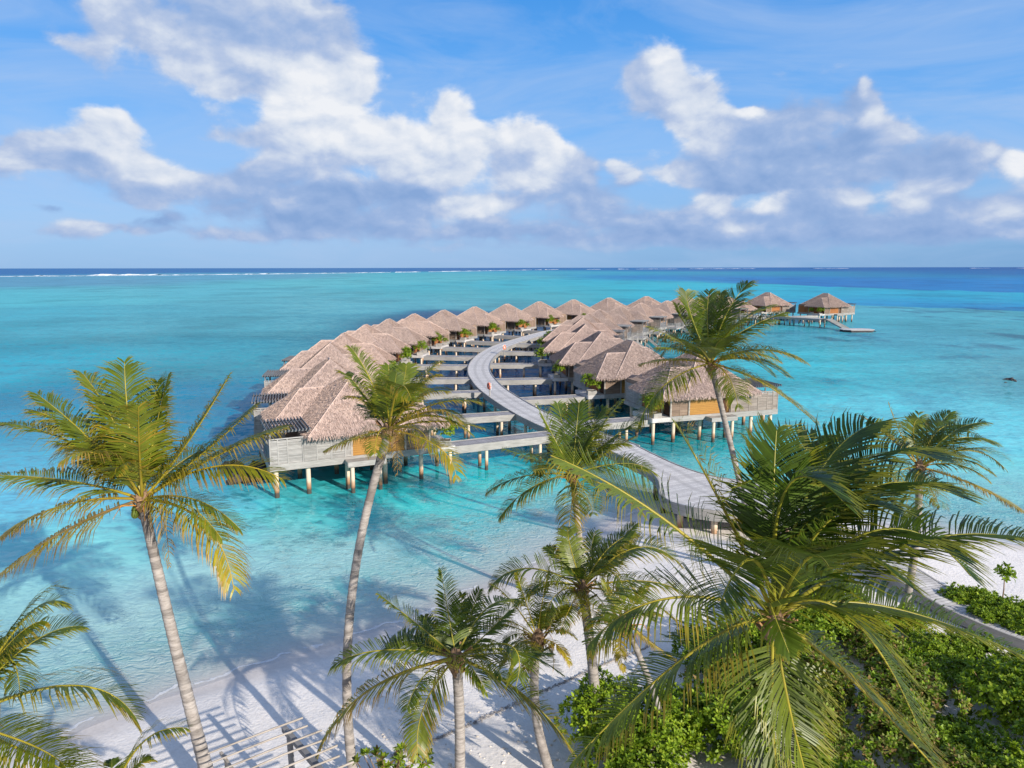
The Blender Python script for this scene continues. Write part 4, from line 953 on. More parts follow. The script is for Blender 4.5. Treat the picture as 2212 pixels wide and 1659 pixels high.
# ---------------------------------------------------------------- coconut palms
YOUNG = (.058, .100, .010); MID = (.135, .165, .012); YEL = (.31, .26, .018); ORG = (.34, .20, .022); BRN = (.20, .12, .05)
def mixv(a, b, t): return tuple(x + (y - x) * t for x, y in zip(a, b))
WIND = Vector((1.0, .12, 0))
def frond_mesh(Cc, Md, Tp, age, rng, lw=1.0, dens=1.0, ragged=.0, wind=.25):
    """one feather leaf: yellow rachis from Cc over Md to Tp with drooping leaflets on both sides"""
    mb = MB(); ctrl = Md * 2 - (Cc + Tp) * .5
    def B(t): return Cc * (1 - t) ** 2 + ctrl * 2 * t * (1 - t) + Tp * t * t
    def dB(t): return ((ctrl - Cc) * (1 - t) + (Tp - ctrl) * t).normalized()
    n = 16; pts = [B(i / n) for i in range(n + 1)]
    Ln = sum((pts[i + 1] - pts[i]).length for i in range(n))
    rc = mixv((.34, .33, .04), (.44, .30, .03), min(1, age))
    if age > 1.2: rc = (.30, .19, .08)
    mb.tube(pts, [.042 * (1 - .86 * (i / n) ** .7) * min(1.3, Ln / 3.5) + .004 for i in range(n + 1)], 5, 0, rc)
    base = mixv(YOUNG, MID, min(1, age * 2)) if age < .5 else (mixv(MID, YEL, (age - .5) * 2) if age < 1 else mixv(YEL, BRN, min(1, (age - 1))))
    tw = rng.uniform(-.25, .25); npair = int(84 * dens * max(.75, min(1.25, Ln / 4)))
    G = Vector((0, 0, -1))
    gaps = [(rng.random(), rng.uniform(.01, .035)) for _ in range(int(2 + 6 * ragged))]
    for i in range(npair):
        t = .16 + .84 * (i / (npair - 1)) ** .96
        p = B(t); T = dB(t)
        up = Vector((0, 0, 1)); N = up - T * up.dot(T)
        if N.length < .15: N = Vector((-T.x, -T.y, .3)) - T * T.dot(Vector((-T.x, -T.y, .3)))
        N.normalize(); S = T.cross(N)
        N, S = N * math.cos(tw) + S * math.sin(tw), S * math.cos(tw) - N * math.sin(tw)
        env = (math.sin(math.pi * min(1, (t + .12) / 1.12)) ** .55) * (1 - .42 * t)
        for sg in (-1, 1):
            if any(abs(t - g) < w for g, w in gaps) and rng.random() < .8: continue
            if rng.random() < ragged * .25: continue
            l = (.36 + 1.0 * env) * lw * rng.uniform(.84, 1.1) * min(1.15, Ln / 3.8)
            if t > .93: l *= .75
            fwdk = .42 + .75 * t ** 2 + rng.gauss(0, .07)
            d0 = (S * sg + T * fwdk + N * (.34 - .2 * age)).normalized()
            dr = (.34 + .68 * min(1.2, age)) * rng.uniform(.5, 1.55)
            d1 = (d0 + G * dr * .40 + WIND * wind * .5).normalized(); d2 = (d0 * .75 + G * dr * 1.1 + WIND * wind + T * .1).normalized()
            wd = .0172 * lw * rng.uniform(.85, 1.2)
            sd = d0.cross(N * .8 + S * sg * .35)
            if sd.length < .05: sd = T.copy()
            sd.normalize()
            p1 = p + d0 * l * .36; p2 = p1 + d1 * l * .36; p3 = p2 + d2 * l * .30
            k = rng.uniform(.78, 1.2); c = tuple(x * k for x in base)
            if age > .45 and rng.random() < .35 * age: c = mixv(c, ORG, rng.uniform(.2, .7))
            tip = mixv(c, ORG if age > .35 else YEL, .25 + .5 * rng.random() * min(1, age + .2))
            if age > .6: tip = mixv(tip, BRN, .5)
            mb.add([p - sd * wd * .5, p + sd * wd * .5, p1 + sd * wd, p1 - sd * wd], [(0, 1, 2, 3)], 0, c)
            mb.add([p1 - sd * wd, p1 + sd * wd, p2 + sd * wd * .85, p2 - sd * wd * .85], [(0, 1, 2, 3)], 0, c)
            mb.add([p2 - sd * wd * .85, p2 + sd * wd * .85, p3 + sd * wd * .12, p3 - sd * wd * .12], [(0, 1, 2, 3)], 0, tip)
    return mb
PALMS = []
def palm(label, base, crown, bend, fronds, fwd, r0=.17, r1=.115, seed=1, L0=4.2, fill=5, lw=1.0, wind=.25, nuts=0, agebias=0, dead=1):
    """base/crown: world points; bend: sideways sag of the trunk; fronds: list of ((tip),(mid),sign,age)"""
    rng = random.Random(seed); root = empty('coconut_palm', (base[0], base[1], hz(base[0], base[1]) - .05))
    tag(root, label, 'palm tree', 'coconut palms on the beach')
    O = Vector(root.location); Bp = Vector((0, 0, -.3)); Cp = Vector(crown) - O
    mid = (Bp + Cp) * .5 + Vector(bend); ct = mid * 2 - (Bp + Cp) * .5
    n = 72; pts = []; rad = []
    for i in range(n + 1):
        t = i / n; p = Bp * (1 - t) ** 2 + ct * 2 * t * (1 - t) + Cp * t * t
        pts.append(p); r = r0 + (r1 - r0) * t + .12 * math.exp(-t * 16) + .02 * math.exp(-((1 - t) * 14) ** 2)
        rad.append(r * (1.0 + (.045 if i % 2 else -.02)))
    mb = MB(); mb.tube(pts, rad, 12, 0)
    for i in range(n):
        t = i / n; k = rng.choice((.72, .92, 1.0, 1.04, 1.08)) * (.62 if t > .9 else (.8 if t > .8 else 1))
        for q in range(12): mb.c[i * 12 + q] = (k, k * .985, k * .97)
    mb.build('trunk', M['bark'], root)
    # fibrous heart with cut leaf bases
    mb = MB()
    ax = (pts[-1] - pts[-3]).normalized()
    mb.blob(Cp - ax * .05, (.21, .21, .42), rng, 0, (1, 1, 1), 10, 8, .18)
    for k in range(14):
        a = k * 2.4; d = Vector((math.cos(a), math.sin(a), rng.uniform(.5, 1.5))).normalized(); q = Cp + Vector((math.cos(a), math.sin(a), 0)) * .13 + Vector((0, 0, -.35 + .04 * k))
        mb.beam(q, q + d * rng.uniform(.22, .5), rng.uniform(.06, .12), .03, 0, (1.3, 1.2, .9) if k % 3 else (.8, .7, .6))
    for k in range(5):
        a = rng.uniform(0, 6.28); q = Cp + Vector((math.cos(a) * .15, math.sin(a) * .15, -.05)); e = q + Vector((math.cos(a) * .45, math.sin(a) * .45, .1)); f = e + Vector((math.cos(a) * .25, math.sin(a) * .25, -.35))
        mb.tube([q, e, f], [.022, .016, .006], 4, 0, (2.2, 1.5, .5))
    mb.build('crown_heart', M['fibre'], root)
    for k in range(nuts):
        a = rng.uniform(0, 6.28); q = Cp + Vector((math.cos(a) * .26, math.sin(a) * .26, -.22 - .1 * rng.random())); m2 = MB(); m2.blob(q, (.11, .11, .14), rng, 0, (.14, .19, .03), 8, 6, .05); m2.build('coconut', M['leaf'], root)
    Cw = Vector(crown)
    for tip, md, sg, age in fronds:
        T0 = atf(tip[0], tip[1], fwd); s = (T0 - Cw).length
        M0 = atf(md[0], md[1], fwd); dz = sg * math.sqrt(max(.35, L0 ** 2 - min(s, L0 * .96) ** 2)) * .8
        T1 = atf(tip[0], tip[1], fwd + dz); M1 = atf(md[0], md[1], fwd + dz * .55)
        f = frond_mesh(Cp + Vector((0, 0, .1)), M1 - O, T1 - O, max(0, age + agebias + rng.uniform(-.06, .06)), rng, lw, 1.0, .5 if age > .5 else .25, wind)
        f.build('frond', M['frond'], root)
    for k in range(fill):
        a = 2.4 * k + seed; e = rng.uniform(.1, .95); l = L0 * rng.uniform(.8, .98)
        d = Vector((math.cos(a) * math.cos(e), abs(math.sin(a)) * math.cos(e) * (1 if k % 3 else -.6), math.sin(e)))
        M1 = Cp + d * l * .5; T1 = Cp + d * l * .86 + Vector((wind * 1.2, 0, -.28 * l * math.cos(e)))
        frond_mesh(Cp + Vector((0, 0, .1)), M1, T1, max(0, rng.uniform(0, .45) + agebias), rng, lw, 1.0, .2, wind).build('frond', M['frond'], root)
    for k in range(dead):
        a = seed * 1.7 + 2.1 * k; l = L0 * rng.uniform(.36, .5); o_ = Vector((math.cos(a), math.sin(a) * .6 - .4, 0)).normalized()
        M1 = Cp + o_ * l * .42 + Vector((0, 0, -.15 * l)); T1 = Cp + o_ * l * .50 + Vector((0, 0, -l * .95))
        frond_mesh(Cp - Vector((0, 0, .15)), M1, T1, 1.75, rng, lw * .75, .6, .9, .05).build('dead_frond', M['frond'], root)
    PALMS.append(root); return root
def tr(f, L): return [(f(*t), f(*m), s, a) for t, m, s, a in L]
def base_at(X, Y, z=1.05): p = at(X, Y, z); return (p[0], p[1], z)
zA = lambda x, y: (x * .5486, 748.8 + y * .5486)
A_F = tr(zA, [((0, 300), (300, 385), .3, .25), ((-10, 505), (290, 530), .2, .3), ((10, 745), (260, 620), -.6, .75), ((-10, 900), (270, 715), -.5, .95), ((150, 188), (360, 370), .6, .2), ((140, 250), (390, 390), .4, .35),
  ((330, 110), (460, 320), .9, .25), ((490, 60), (510, 320), 1, .1), ((545, 235), (548, 400), -.9, .3), ((665, 105), (610, 340), .9, .2), ((895, 125), (725, 395), .5, .2), ((1000, 240), (790, 425), .3, .25),
  ((1115, 320), (850, 430), .2, .35), ((1110, 520), (850, 470), -.1, .4), ((920, 955), (800, 690), -.9, .7), ((240, 450), (410, 430), -.9, .45), ((440, 200), (500, 370), .9, .15), ((620, 140), (590, 330), .8, .05)])
palm('tall coconut palm on the left with a full fan crown and yellow lower fronds', base_at(463, 1700), atf(308, 1085, 20.6), (-.25, .3, .1), A_F, 20.6, .19, .135, 11, 4.3, 8, 1.05, .12, 5, .22)
zC = lambda x, y: ((1300 + .3014 * x) / 1.736, (1300 + .3014 * y) / 1.736)
C_F = tr(zC, [((50, 10), (300, 420), .4, .3), ((-20, 640), (240, 690), .2, .45), ((520, 230), (530, 600), .9, .1), ((800, 640), (640, 520), -1, .45), ((740, 220), (690, 520), .8, .3), ((1130, 200), (870, 470), .5, .55), ((1130, 365), (870, 530), .3, .45),
  ((1640, 690), (1080, 720), .2, .35), ((1430, 925), (1050, 800), -.5, .55), ((1680, 1010), (1080, 930), .1, .55), ((1020, 1240), (860, 1020), -.8, .6), ((1360, 1640), (1130, 1240), -.4, .75), ((345, 1370), (400, 1060), -.8, .4), ((-270, 1290), (130, 1120), -.2, .8),
  ((470, 380), (500, 620), .8, .1), ((620, 330), (580, 600), .5, .05), ((980, 520), (780, 650), .7, .25), ((430, 400), (500, 700), -.3, .2)])
palm('slender palm with a curved leaning trunk in front of the left villas', base_at(778, 1730), atf(840, 935, 22), (-.80, -.1, -.2), C_F, 22, .14, .125, 12, 3.7, 5, .95, .2, 0, .06)
zD = lambda x, y: ((1000 + .5906 * x) / 1.736, (1900 + .5906 * y) / 1.736)
D_F = tr(zD, [((1105, 400), (1165, 760), .5, .2), ((710, 555), (970, 760), .2, .4), ((430, 1000), (750, 910), -.1, .35), ((315, 1610), (610, 1190), -.4, .75), ((890, 1280), (1010, 1060), -.9, .2), ((955, 1590), (1000, 1260), -.7, .5), ((890, 830), (1060, 900), .5, .15),
  ((1350, 530), (1250, 800), .7, .1), ((1590, 600), (1380, 820), .4, .15), ((1800, 930), (1480, 930), .1, .2), ((1490, 1090), (1390, 970), -.7, .2), ((1940, 1550), (1620, 1190), -.2, .55), ((1240, 560), (1210, 820), .9, .05), ((1580, 1140), (1540, 880), -.6, .3), ((1000, 700), (1100, 860), .8, .1)])
palm('short dark green palm in the middle foreground with a straight ringed trunk', base_at(984, 1760), atf(985, 1428, 17.9), (.1, 0, 0), D_F, 17.9, .15, .135, 13, 3.6, 5, .95, .25, 0, -.05)
z5b = lambda x, y: ((1800 + .4973 * x) / 1.736, (1500 + .4973 * y) / 1.736)
E_F = tr(z5b, [((65, 690), (330, 575), .1, .4), ((150, 880), (390, 660), -.3, .5), ((185, 370), (450, 460), .3, .35), ((640, 1100), (690, 800), -.8, .7), ((430, 40), (590, 350), .6, .25), ((585, 30), (650, 310), .9, .1), ((1060, 20), (860, 280), .5, .2), ((1170, 170), (930, 340), .3, .2),
  ((1150, 290), (920, 420), .1, .3), ((1300, 540), (1060, 480), .1, .25), ((1230, 870), (1030, 690), -.4, .6), ((750, 0), (720, 290), .9, .1), ((400, 530), (560, 520), -.9, .6), ((930, 60), (800, 300), .9, .1), ((850, 860), (800, 720), -.9, .5), ((560, 300), (640, 430), .9, .15)])
palm('palm in the centre in front of the boardwalk, its crown hiding the planks', base_at(1266, 1300), atf(1236, 1030, 31), (.05, 0, 0), E_F, 31, .16, .13, 14, 4.1, 6, 1.1, .25, 0, -.05)
F_F = [((1070, 1335), (1110, 1345), 0, .5), ((1062, 1262), (1105, 1300), .5, .5), ((1185, 1225), (1170, 1305), .8, .4), ((1115, 1240), (1135, 1300), .8, .5), ((1235, 1310), (1200, 1330), .5, .4), ((1232, 1440), (1205, 1395), -.5, .85), ((1078, 1440), (1112, 1395), -.3, .6), ((1130, 1460), (1145, 1410), -.8, .65), ((1245, 1380), (1205, 1360), -.2, .5)]
palm('small yellowish palm behind the middle foreground palm', base_at(1208, 1680), atf(1160, 1385, 20.6), (-.35, 0, -.1), F_F, 20.6, .15, .13, 15, 2.4, 4, .8, .15, 0, .1)
G_F = tr(z5b, [((75, 1410), (360, 1270), .1, .35), ((500, 1110), (640, 1240), .7, .15), ((1170, 940), (980, 1150), .6, .2), ((1490, 1225), (1160, 1120), .2, .35), ((1570, 1490), (1260, 1370), -.2, .45), ((1100, 1500), (980, 1290), -.8, .35), ((480, 1700), (570, 1470), -.6, .3), ((870, 980), (810, 1230), .9, .1),
  ((640, 1060), (710, 1270), .9, .1), ((1450, 1650), (1190, 1490), -.4, .6), ((260, 1560), (500, 1400), -.3, .35), ((1120, 1150), (1000, 1210), .8, .2), ((850, 1740), (820, 1560), -.9, .6), ((600, 1750), (680, 1560), -.8, .5), ((1000, 1680), (900, 1500), -.9, .4)])
palm('dark green palm with a stout ringed trunk beside the shrub, centre right', base_at(1292, 1612), atf(1258, 1275, 22), (.1, 0, 0), G_F, 22, .175, .155, 16, 3.3, 5, .95, .25, 0)
zQ = lambda x, y: ((2500 + .6058 * x) / 1.736, (1580 + .6058 * y) / 1.736)
Dd = lambda L: [(t, m, s, a) for t, m, s, a in L]
H_F = tr(zQ, [((55, 20), (340, 520), .5, .75), ((-719, 212), (-30, 600), .1, .55), ((1110, 520), (740, 420), -.3, .1), ((1700, 250), (1060, 350), .5, .05), ((1840, 480), (1150, 470), .4, .1), ((1880, 960), (1300, 680), -.1, .2), ((2330, 760), (1500, 760), .2, .2), ((1500, 1020), (1000, 830), -.7, .15), ((330, 1130), (540, 860), -.8, .25), ((1280, 20), (900, 400), .6, 0), ((680, 60), (660, 520), .6, 0), ((930, 100), (770, 430), .8, 0), ((1400, 560), (1000, 620), -.3, .1), ((1000, 900), (840, 880), -.9, .2), ((1250, 330), (930, 520), .3, .05)])
H_F += [((1990, 1590), (1830, 1330), -.3, .45), ((2225, 1430), (1900, 1310), .3, .4), ((1775, 1800), (1706, 1540), -.9, .5), ((1690, 1800), (1668, 1540), -.7, .4), ((2070, 1720), (1850, 1480), -.6, .6), ((1237, 1645), (1490, 1412), -.2, .5), ((1275, 1388), (1450, 1292), -.1, .55)]
palm('large wind-swept palm in the right foreground, nearest of all, long fronds filling the corner', (6.05, 12.3, 1.1), atf(1672, 1345, 12.6), (.05, 0, 0), H_F, 12.6, .17, .15, 17, 4.6, 1, 1.08, .35, 0, -.14, 0)
z2 = lambda x, y: ((1900 + .633 * x) / 1.736, (1000 + .633 * y) / 1.736)
I_F = tr(z2, [((800, 580), (1000, 555), -.1, .5), ((780, 940), (940, 700), -.3, .35), ((850, 360), (1030, 450), .4, .5), ((1060, 150), (1110, 340), .7, .1), ((1200, 150), (1190, 340), .9, .05), ((1430, 100), (1290, 310), .6, .15), ((1270, 160), (1230, 340), .8, 0), ((1570, 240), (1350, 360), .4, .2), ((1640, 275), (1360, 410), .4, .35), ((1755, 570), (1490, 495), .1, .45), ((1610, 560), (1410, 510), -.4, .45),
  ((1825, 925), (1530, 700), -.1, .4), ((1370, 830), (1310, 650), -.8, .3), ((1010, 230), (1090, 400), .7, .1), ((890, 480), (1040, 500), .1, .4), ((1130, 480), (1160, 500), -1, .25), ((1400, 330), (1290, 420), -.7, .15), ((1290, 430), (1240, 470), -1, .2)])
palm('tallest palm with a long slender pale trunk in front of the right villas', base_at(1650, 1235), atf(1536, 790, 33.0), (.0, 0, .1), I_F, 32.6, .15, .125, 18, 4.5, 6, 1.1, .3, 0, .05)
z8 = lambda x, y: ((3100 + .663 * x) / 1.736, (1400 + .663 * y) / 1.736)
J_F = tr(z8, [((205, 250), (350, 360), .1, .85), ((350, 175), (430, 370), .3, .95), ((520, 230), (510, 400), .8, .1), ((790, 330), (640, 320), .5, .15), ((945, 410), (730, 375), .2, .2), ((1020, 555), (800, 440), 0, .25), ((910, 610), (740, 520), -.4, .55), ((1115, 795), (830, 635), -.1, .95), ((700, 225), (590, 360), .7, .1), ((300, 480), (400, 500), 0, .3), ((250, 640), (390, 560), -.3, .4), ((640, 760), (590, 660), -.8, .6), ((850, 500), (690, 470), -.6, .2), ((440, 760), (480, 660), -.9, .5)])
palm('palm at the far right standing beside the sand boardwalk', base_at(1942, 1350), atf(1985, 1015, 28.6), (.25, 0, 0), J_F, 28.6, .16, .13, 19, 4.2, 5, 1.0, .4, 0)
K_F = [((1460, 1425), (1400, 1385), -.2, .95), ((1347, 1450), (1338, 1390), -.8, .95), ((1262, 1360), (1300, 1335), -.1, .5), ((1300, 1250), (1322, 1295), .7, .4), ((1400, 1260), (1372, 1300), .6, .3), ((1430, 1330), (1392, 1325), .1, .5), ((1275, 1420), (1305, 1375), -.3, .6)]
palm('thin leaning palm with drooping orange fronds rising out of the shrubs', base_at(1452, 1645), atf(1348, 1345, 20.8), (.3, 0, -.2), K_F, 20.8, .11, .09, 20, 2.4, 2, .75, .1, 0, .1)
B_F = [((122, 1300), (40, 1350), .5, .3), ((90, 1340), (10, 1400), .3, .35), ((42, 1500), (5, 1425), .2, .3), ((292, 1550), (150, 1480), .1, .4), ((140, 1655), (60, 1605), -.2, .45), ((190, 1690), (70, 1630), -.4, .4), ((60, 1360), (-10, 1430), .7, .2), ((-150, 1340), (-130, 1440), .5, .2), ((-260, 1450), (-180, 1470), .2, .3), ((-300, 1640), (-200, 1560), 0, .4), ((-60, 1280), (-80, 1420), .9, .1)]
pB = atf(-95, 1565, 14.5)
palm('palm at the left edge with only its fronds reaching into view', (pB.x + .6, pB.y - .4, 1.0), pB, (.1, 0, 0), B_F, 14.5, .17, .14, 21, 4.2, 3, 1.0, .15, 3)
L_F = [((402, 1572), (300, 1610), .1, .35), ((330, 1640), (285, 1660), .4, .3), ((160, 1670), (200, 1690), .2, .3), ((240, 1640), (240, 1680), .8, .1), ((420, 1720), (330, 1690), -.1, .4)]
pL = atf(235, 1760, 14)
palm('low young palm at the bottom left, one feathery frond arching over the sand', (pL.x, pL.y, 1.0), pL, (0, 0, 0), L_F, 14, .16, .14, 22, 2.6, 2, .8, .1)

# ---------------------------------------------------------------- shrubs, hedge, sapling
rng0 = random.Random(77)
def put(o, x, y, rz, sc=1.0, dz=-.08):
    o.location = (x, y, hz(x, y) + dz); o.rotation_euler = (0, 0, rz); o.scale = (sc,) * 3
protos = [shrub(200 + k, 1.55, 1.35 + .12 * k, 620, [GREEN, GREEN + LIME, OLIVE + GREEN, GREEN + LIME][k], 'dense shrub of glossy green leaf rosettes in the thicket under the nearest palm', 'shrubs of the beach thicket') for k in range(4)]
spots = []
tries = 0
EDGE = [(2.1, 19.6), (3.2, 21.2), (5.6, 22.6), (6.6, 24.6), (9.2, 25.6), (12.0, 28.2), (15.0, 29.4), (17.0, 28.6), (18.1, 27.0), (20.0, 24.0), (22, 20.5), (23, 16), (20, 10.5), (12, 9.5), (7.0, 11.5), (6.6, 14.0), (4.4, 15.2), (3.4, 16.8)]
def inside(x, y, poly):
    r = False
    for i in range(len(poly)):
        ax, ay = poly[i]; bx, by = poly[(i + 1) % len(poly)]
        if (ay > y) != (by > y) and x < (bx - ax) * (y - ay) / (by - ay) + ax: r = not r
    return r
while tries < 4000 and len(spots) < 64:
    tries += 1; x = rng0.uniform(1, 23); y = rng0.uniform(9, 30)
    if not inside(x, y, EDGE): continue
    if (x - 6.3) ** 2 + (y - 18.6) ** 2 < 2.2: continue
    if min(math.hypot(x - p.x, y - p.y) for p in BL_) < 2.3: continue
    if any((x - a) ** 2 + (y - b) ** 2 < 1.75 ** 2 for a, b in spots): continue
    spots.append((x, y))
spots.sort(key=lambda p: p[1])
for i, (x, y) in enumerate(spots):
    k = (i * 7 + int(x)) % 4
    o = protos[k] if not protos[k].get('used') else copy_tree(protos[k])
    protos[k]['used'] = 1; put(o, x, y, rng0.uniform(0, 6.28), rng0.uniform(.82, 1.18) * (.75 if min(math.hypot(x - p.x, y - p.y) for p in BL_) < 4.5 else 1))
for p in protos: 
    if 'used' in p: del p['used']
for o in C.objects:
    if 'used' in o: del o['used']
hp = shrub(230, 1.15, 1.15, 420, LIME + GREEN, 'bright green shrub in the low hedge along the sand boardwalk', 'shrubs of the hedge by the sand boardwalk')
for i, (X, Y) in enumerate([(2062, 1298), (2098, 1312), (2135, 1318), (2172, 1330), (2210, 1342), (2255, 1350), (2140, 1345), (2190, 1362), (2235, 1378), (2290, 1385)]):
    o = hp if i == 0 else copy_tree(hp); q = at(X, Y, 1.1); put(o, q[0], q[1], i * 1.9, rng0.uniform(.7, .95))
q = at(2165, 1288, 1.1); sap = empty('sapling', (q[0], q[1], hz(*q))); tag(sap, 'young leafy sapling on a thin bare stem behind the low hedge', 'sapling')
mb = MB(); mb.tube([(0, 0, -.2), (.03, 0, .6), (0, .02, 1.25)], [.035, .028, .02], 6); mb.build('stem', M['fibre'], sap)
mb = MB(); r_ = random.Random(9)
for k in range(26): 
    d = Vector((r_.gauss(0, 1), r_.gauss(0, 1), r_.gauss(.2, .7))).normalized(); rosette(mb, Vector((0, 0, 1.35)) + d * r_.uniform(.05, .38), d + Vector((0, 0, .3)), .24, 6, r_, GREEN)
mb.build('foliage', M['leaf'], sap)
# open branching bush on the sand at the bottom centre
q = at(835, 1712, 1.1); bush = empty('branching_bush', (q[0], q[1], hz(*q))); tag(bush, 'open lime green bush of leaf rosettes on thin stems beside the curved palm trunk', 'shrub')
mb = MB(); ml = MB(); r_ = random.Random(12)
for k in range(34):
    a = r_.uniform(0, 6.28); rr_ = r_.uniform(.1, 1.25); h = r_.uniform(.6, 1.9 - .5 * rr_)
    t = Vector((math.cos(a) * rr_, math.sin(a) * rr_, h)); m_ = Vector((t.x * .45, t.y * .45, h * .45)) + Vector((r_.uniform(-.1, .1), r_.uniform(-.1, .1), 0))
    mb.tube([(r_.uniform(-.1, .1), r_.uniform(-.1, .1), -.1), m_, t], [.03, .02, .012], 5)
    rosette(ml, t, (t - m_).normalized() + Vector((0, 0, .5)), .23, 11, r_, LIME + LIME + OLIVE)
    if r_.random() < .6: rosette(ml, t.lerp(m_, .35) + Vector((.05, .05, 0)), Vector((r_.gauss(0, 1), r_.gauss(0, 1), .6)), .18, 8, r_, LIME)
mb.build('stem', M['fibre'], bush); ml.build('foliage', M['leaf'], bush)

# ---------------------------------------------------------------- driftwood pergola on the sand
ps_ = at(622, 1581, 3.25); pe_ = at(683, 1651, 3.25)
root = empty('driftwood_pergola', (ps_[0], ps_[1], hz(*ps_))); tag(root, 'rough driftwood pergola of thin poles and dark posts on the sand at the bottom', 'pergola')
zt = 3.25 - root.location.z; bd = Vector((pe_[0] - ps_[0], pe_[1] - ps_[1], 0)).normalized(); q = at(518, 1624, 3.3); sdv = Vector((q[0] - ps_[0], q[1] - ps_[1], 0)).normalized()
sdv = (Vector((at(518, 1624, 3.3)[0], at(518, 1624, 3.3)[1], 0)) - Vector((at(643, 1576, 3.3)[0], at(643, 1576, 3.3)[1], 0))).normalized()
for bx in (0, 1):
    off = sdv * (1.7 * bx)
    bw = .14 if bx == 0 else .07; mb = MB(); mb.beam(off - bd * .3 + Vector((0, 0, zt - .05)), off + bd * 3.9 + Vector((0, 0, zt - .05)), bw, bw); mb.build('beam', M['slate_wood' if bx == 0 else 'pale_pole'], root)
    for k in (0.05, 3.6):
        mb = MB(); mb.tube([off + bd * k + Vector((0, 0, -.4)), off + bd * k + Vector((.02, .01, zt * .5)), off + bd * k + Vector((0, 0, zt + .06))], [.10, .085, .09] if bx == 0 else [.05, .045, .04], 8); mb.build('post', M['slate_wood' if bx == 0 else 'pale_pole'], root)
r_ = random.Random(4)
for k in range(10):
    a = bd * (-.25 + .43 * k) - sdv * r_.uniform(.45, .75) + Vector((0, 0, zt + .10)); b = bd * (-.25 + .43 * k) + sdv * r_.uniform(2.0, 2.4) + Vector((0, 0, zt + .10))
    mb = MB(); mb.tube([a, a.lerp(b, .4) + Vector((r_.uniform(-.04, .04), r_.uniform(-.04, .04), .02)), b], [.030, .028, .022], 6); mb.build('pole', M['pale_pole'], root)

# ---------------------------------------------------------------- rocks, wrack line, surf on the reef
def rock(x, y, z, r, seed, label, group):
    rg = random.Random(seed); mb = MB(); mb.blob((0, 0, 0), (r * rg.uniform(.8, 1.25), r * rg.uniform(.8, 1.2), r * rg.uniform(.55, .8)), rg, 0, (1, 1, 1), 11, 7, .28)
    o = mb.build('reef_rock', M['rock'], None, (x, y, z)); o.rotation_euler = (rg.uniform(-.3, .3), rg.uniform(-.3, .3), rg.uniform(0, 6)); tag(o, label, 'rock', group)
r_ = random.Random(31)
for i in range(46):
    t = r_.random(); x = 10.6 + 6.2 * t + r_.uniform(-.5, .5); y = 45.6 - 3.6 * t + r_.uniform(-1.6, 1.2); rr_ = r_.uniform(.3, .62)
    rock(x, y, hz(x, y) + rr_ * .35 + (.45 if i % 3 == 0 else 0), rr_, 300 + i, 'black boulder in the rock pile in the shade under the rounded platform', 'boulders under the platform')
for i in range(16):
    q = at(560 - 75 * r_.random(), 1008 + 34 * r_.random(), 0); rr_ = r_.uniform(.45, .95)
    rock(q[0], q[1], r_.uniform(-.25, .12), rr_, 400 + i, 'dark reef rock at the waterline left of the nearest left villa', 'reef rocks left of the villas')
for i, (X, Y) in enumerate([(2184, 823), (2196, 826), (2172, 828)]):
    q = at(X, Y, 0); rock(q[0], q[1], [-.24, -.3, -.27][i], [.72, .5, .42][i], 450 + i, ['brown rock breaking the water near the right edge, largest of three', 'brown rock breaking the water near the right edge, rightmost of three', 'brown rock breaking the water near the right edge, leftmost of three'][i], 'rocks in the lagoon')
mb = MB(); r_ = random.Random(8)
line = crom([Vector(at(X, Y, 1.0)) for X, Y in [(841, 1618), (920, 1588), (998, 1554), (1090, 1512), (1178, 1472), (1257, 1441), (1323, 1413), (1400, 1385)]], 60)
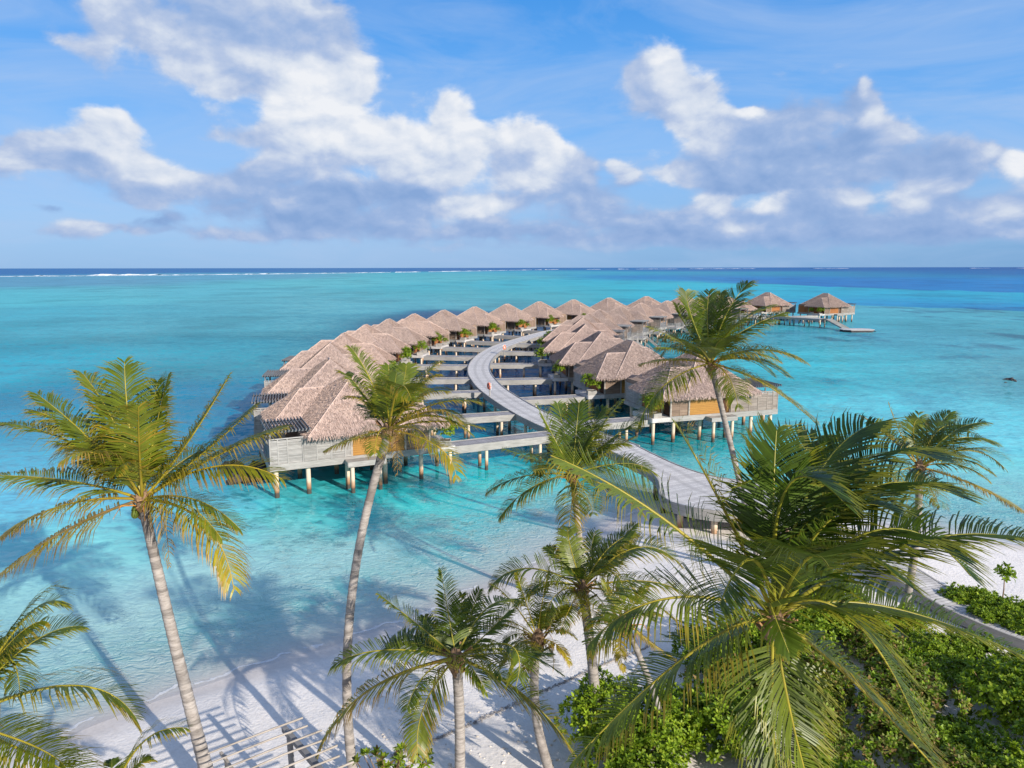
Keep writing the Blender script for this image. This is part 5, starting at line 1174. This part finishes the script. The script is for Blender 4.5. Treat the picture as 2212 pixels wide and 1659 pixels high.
for p in line:
    for k in range(2):
        sp = .03 + .09 * max(0, vnoise(np.array([p.x * 1.7]), np.array([1.0]), 2)[0] - .3)
        x = p.x + r_.gauss(0, sp); y = p.y + r_.gauss(0, sp); a = r_.gauss(.5, .7); l = r_.uniform(.03, .10); z = hz(x, y)
        mb.beam((x, y, z + r_.uniform(.01, .05)), (x + math.cos(a) * l, y + math.sin(a) * l, z + r_.uniform(.0, .06)), r_.uniform(.008, .025), r_.uniform(.008, .02))
tag(mb.build('wrack_line', M['wrack']), 'thin dark line of dried seaweed across the white sand', 'seaweed', kind='stuff')
mb = MB()
for i in range(170):
    X = r_.uniform(820, 1560); Y = r_.uniform(1470, 1659); q = at(X, Y, 1.0)
    if hz(*q) < .5: continue
    k = r_.uniform(.018, .05); z = hz(*q); mb.blob((q[0], q[1], z + k * .3), (k * 1.5, k, k * .7), r_, 0, (1, 1, 1), 6, 4, .2)
tag(mb.build('coral_rubble', M['shell']), 'scattered pale coral rubble on the sand between the palms', 'rubble', kind='stuff')
def m_foam():
    m, nt, b = newmat('surf_foam'); b.inputs['Base Color'].default_value = (.85, .87, .88, 1); b.inputs['Roughness'].default_value = .9; return m
M['foam'] = m_foam()
mb = MB(); r_ = random.Random(6)
def surf(pts, wid, hi, gap=.25):
    P = crom([Vector(p) for p in pts], 40)
    for i in range(len(P) - 1):
        if vnoise(np.array([i * .21 + pts[0][0]]), np.array([.3]), 3)[0] < gap: continue
        a, b = P[i], P[i + 1]; k0 = wid * r_.uniform(.5, 1.3); h = hi * (.35 + 1.3 * max(0, vnoise(np.array([i * .5]), np.array([pts[0][1]]), 8)[0] - .35))
        d = Vector((0, 1)) * k0
        mb.add([(a.x, a.y - d.y * .5, .05), (b.x, b.y - d.y * .5, .05), (b.x, b.y, h), (a.x, a.y, h), (a.x, a.y + d.y * .5, .05), (b.x, b.y + d.y * .5, .05)], [(0, 1, 2, 3), (3, 2, 5, 4)])
surf([(-1300, 1250), (-1000, 1420), (-860, 1530), (-700, 1760), (-560, 2050), (-420, 2500)], 42, 1.1, .18)
surf([(-420, 2500), (-200, 3300), (0, 4300), (300, 5600)], 90, 1.4, .3)
surf([(300, 5600), (1200, 7000), (2600, 8200), (4200, 8800), (7000, 9000)], 240, 2.4, .5)
surf([(-1150, 1480), (-900, 1680), (-640, 2100)], 40, 2.4, .66)
tag(mb.build('reef_surf', M['foam']), 'white surf breaking in a line along the outer reef before the horizon', 'surf', kind='stuff')
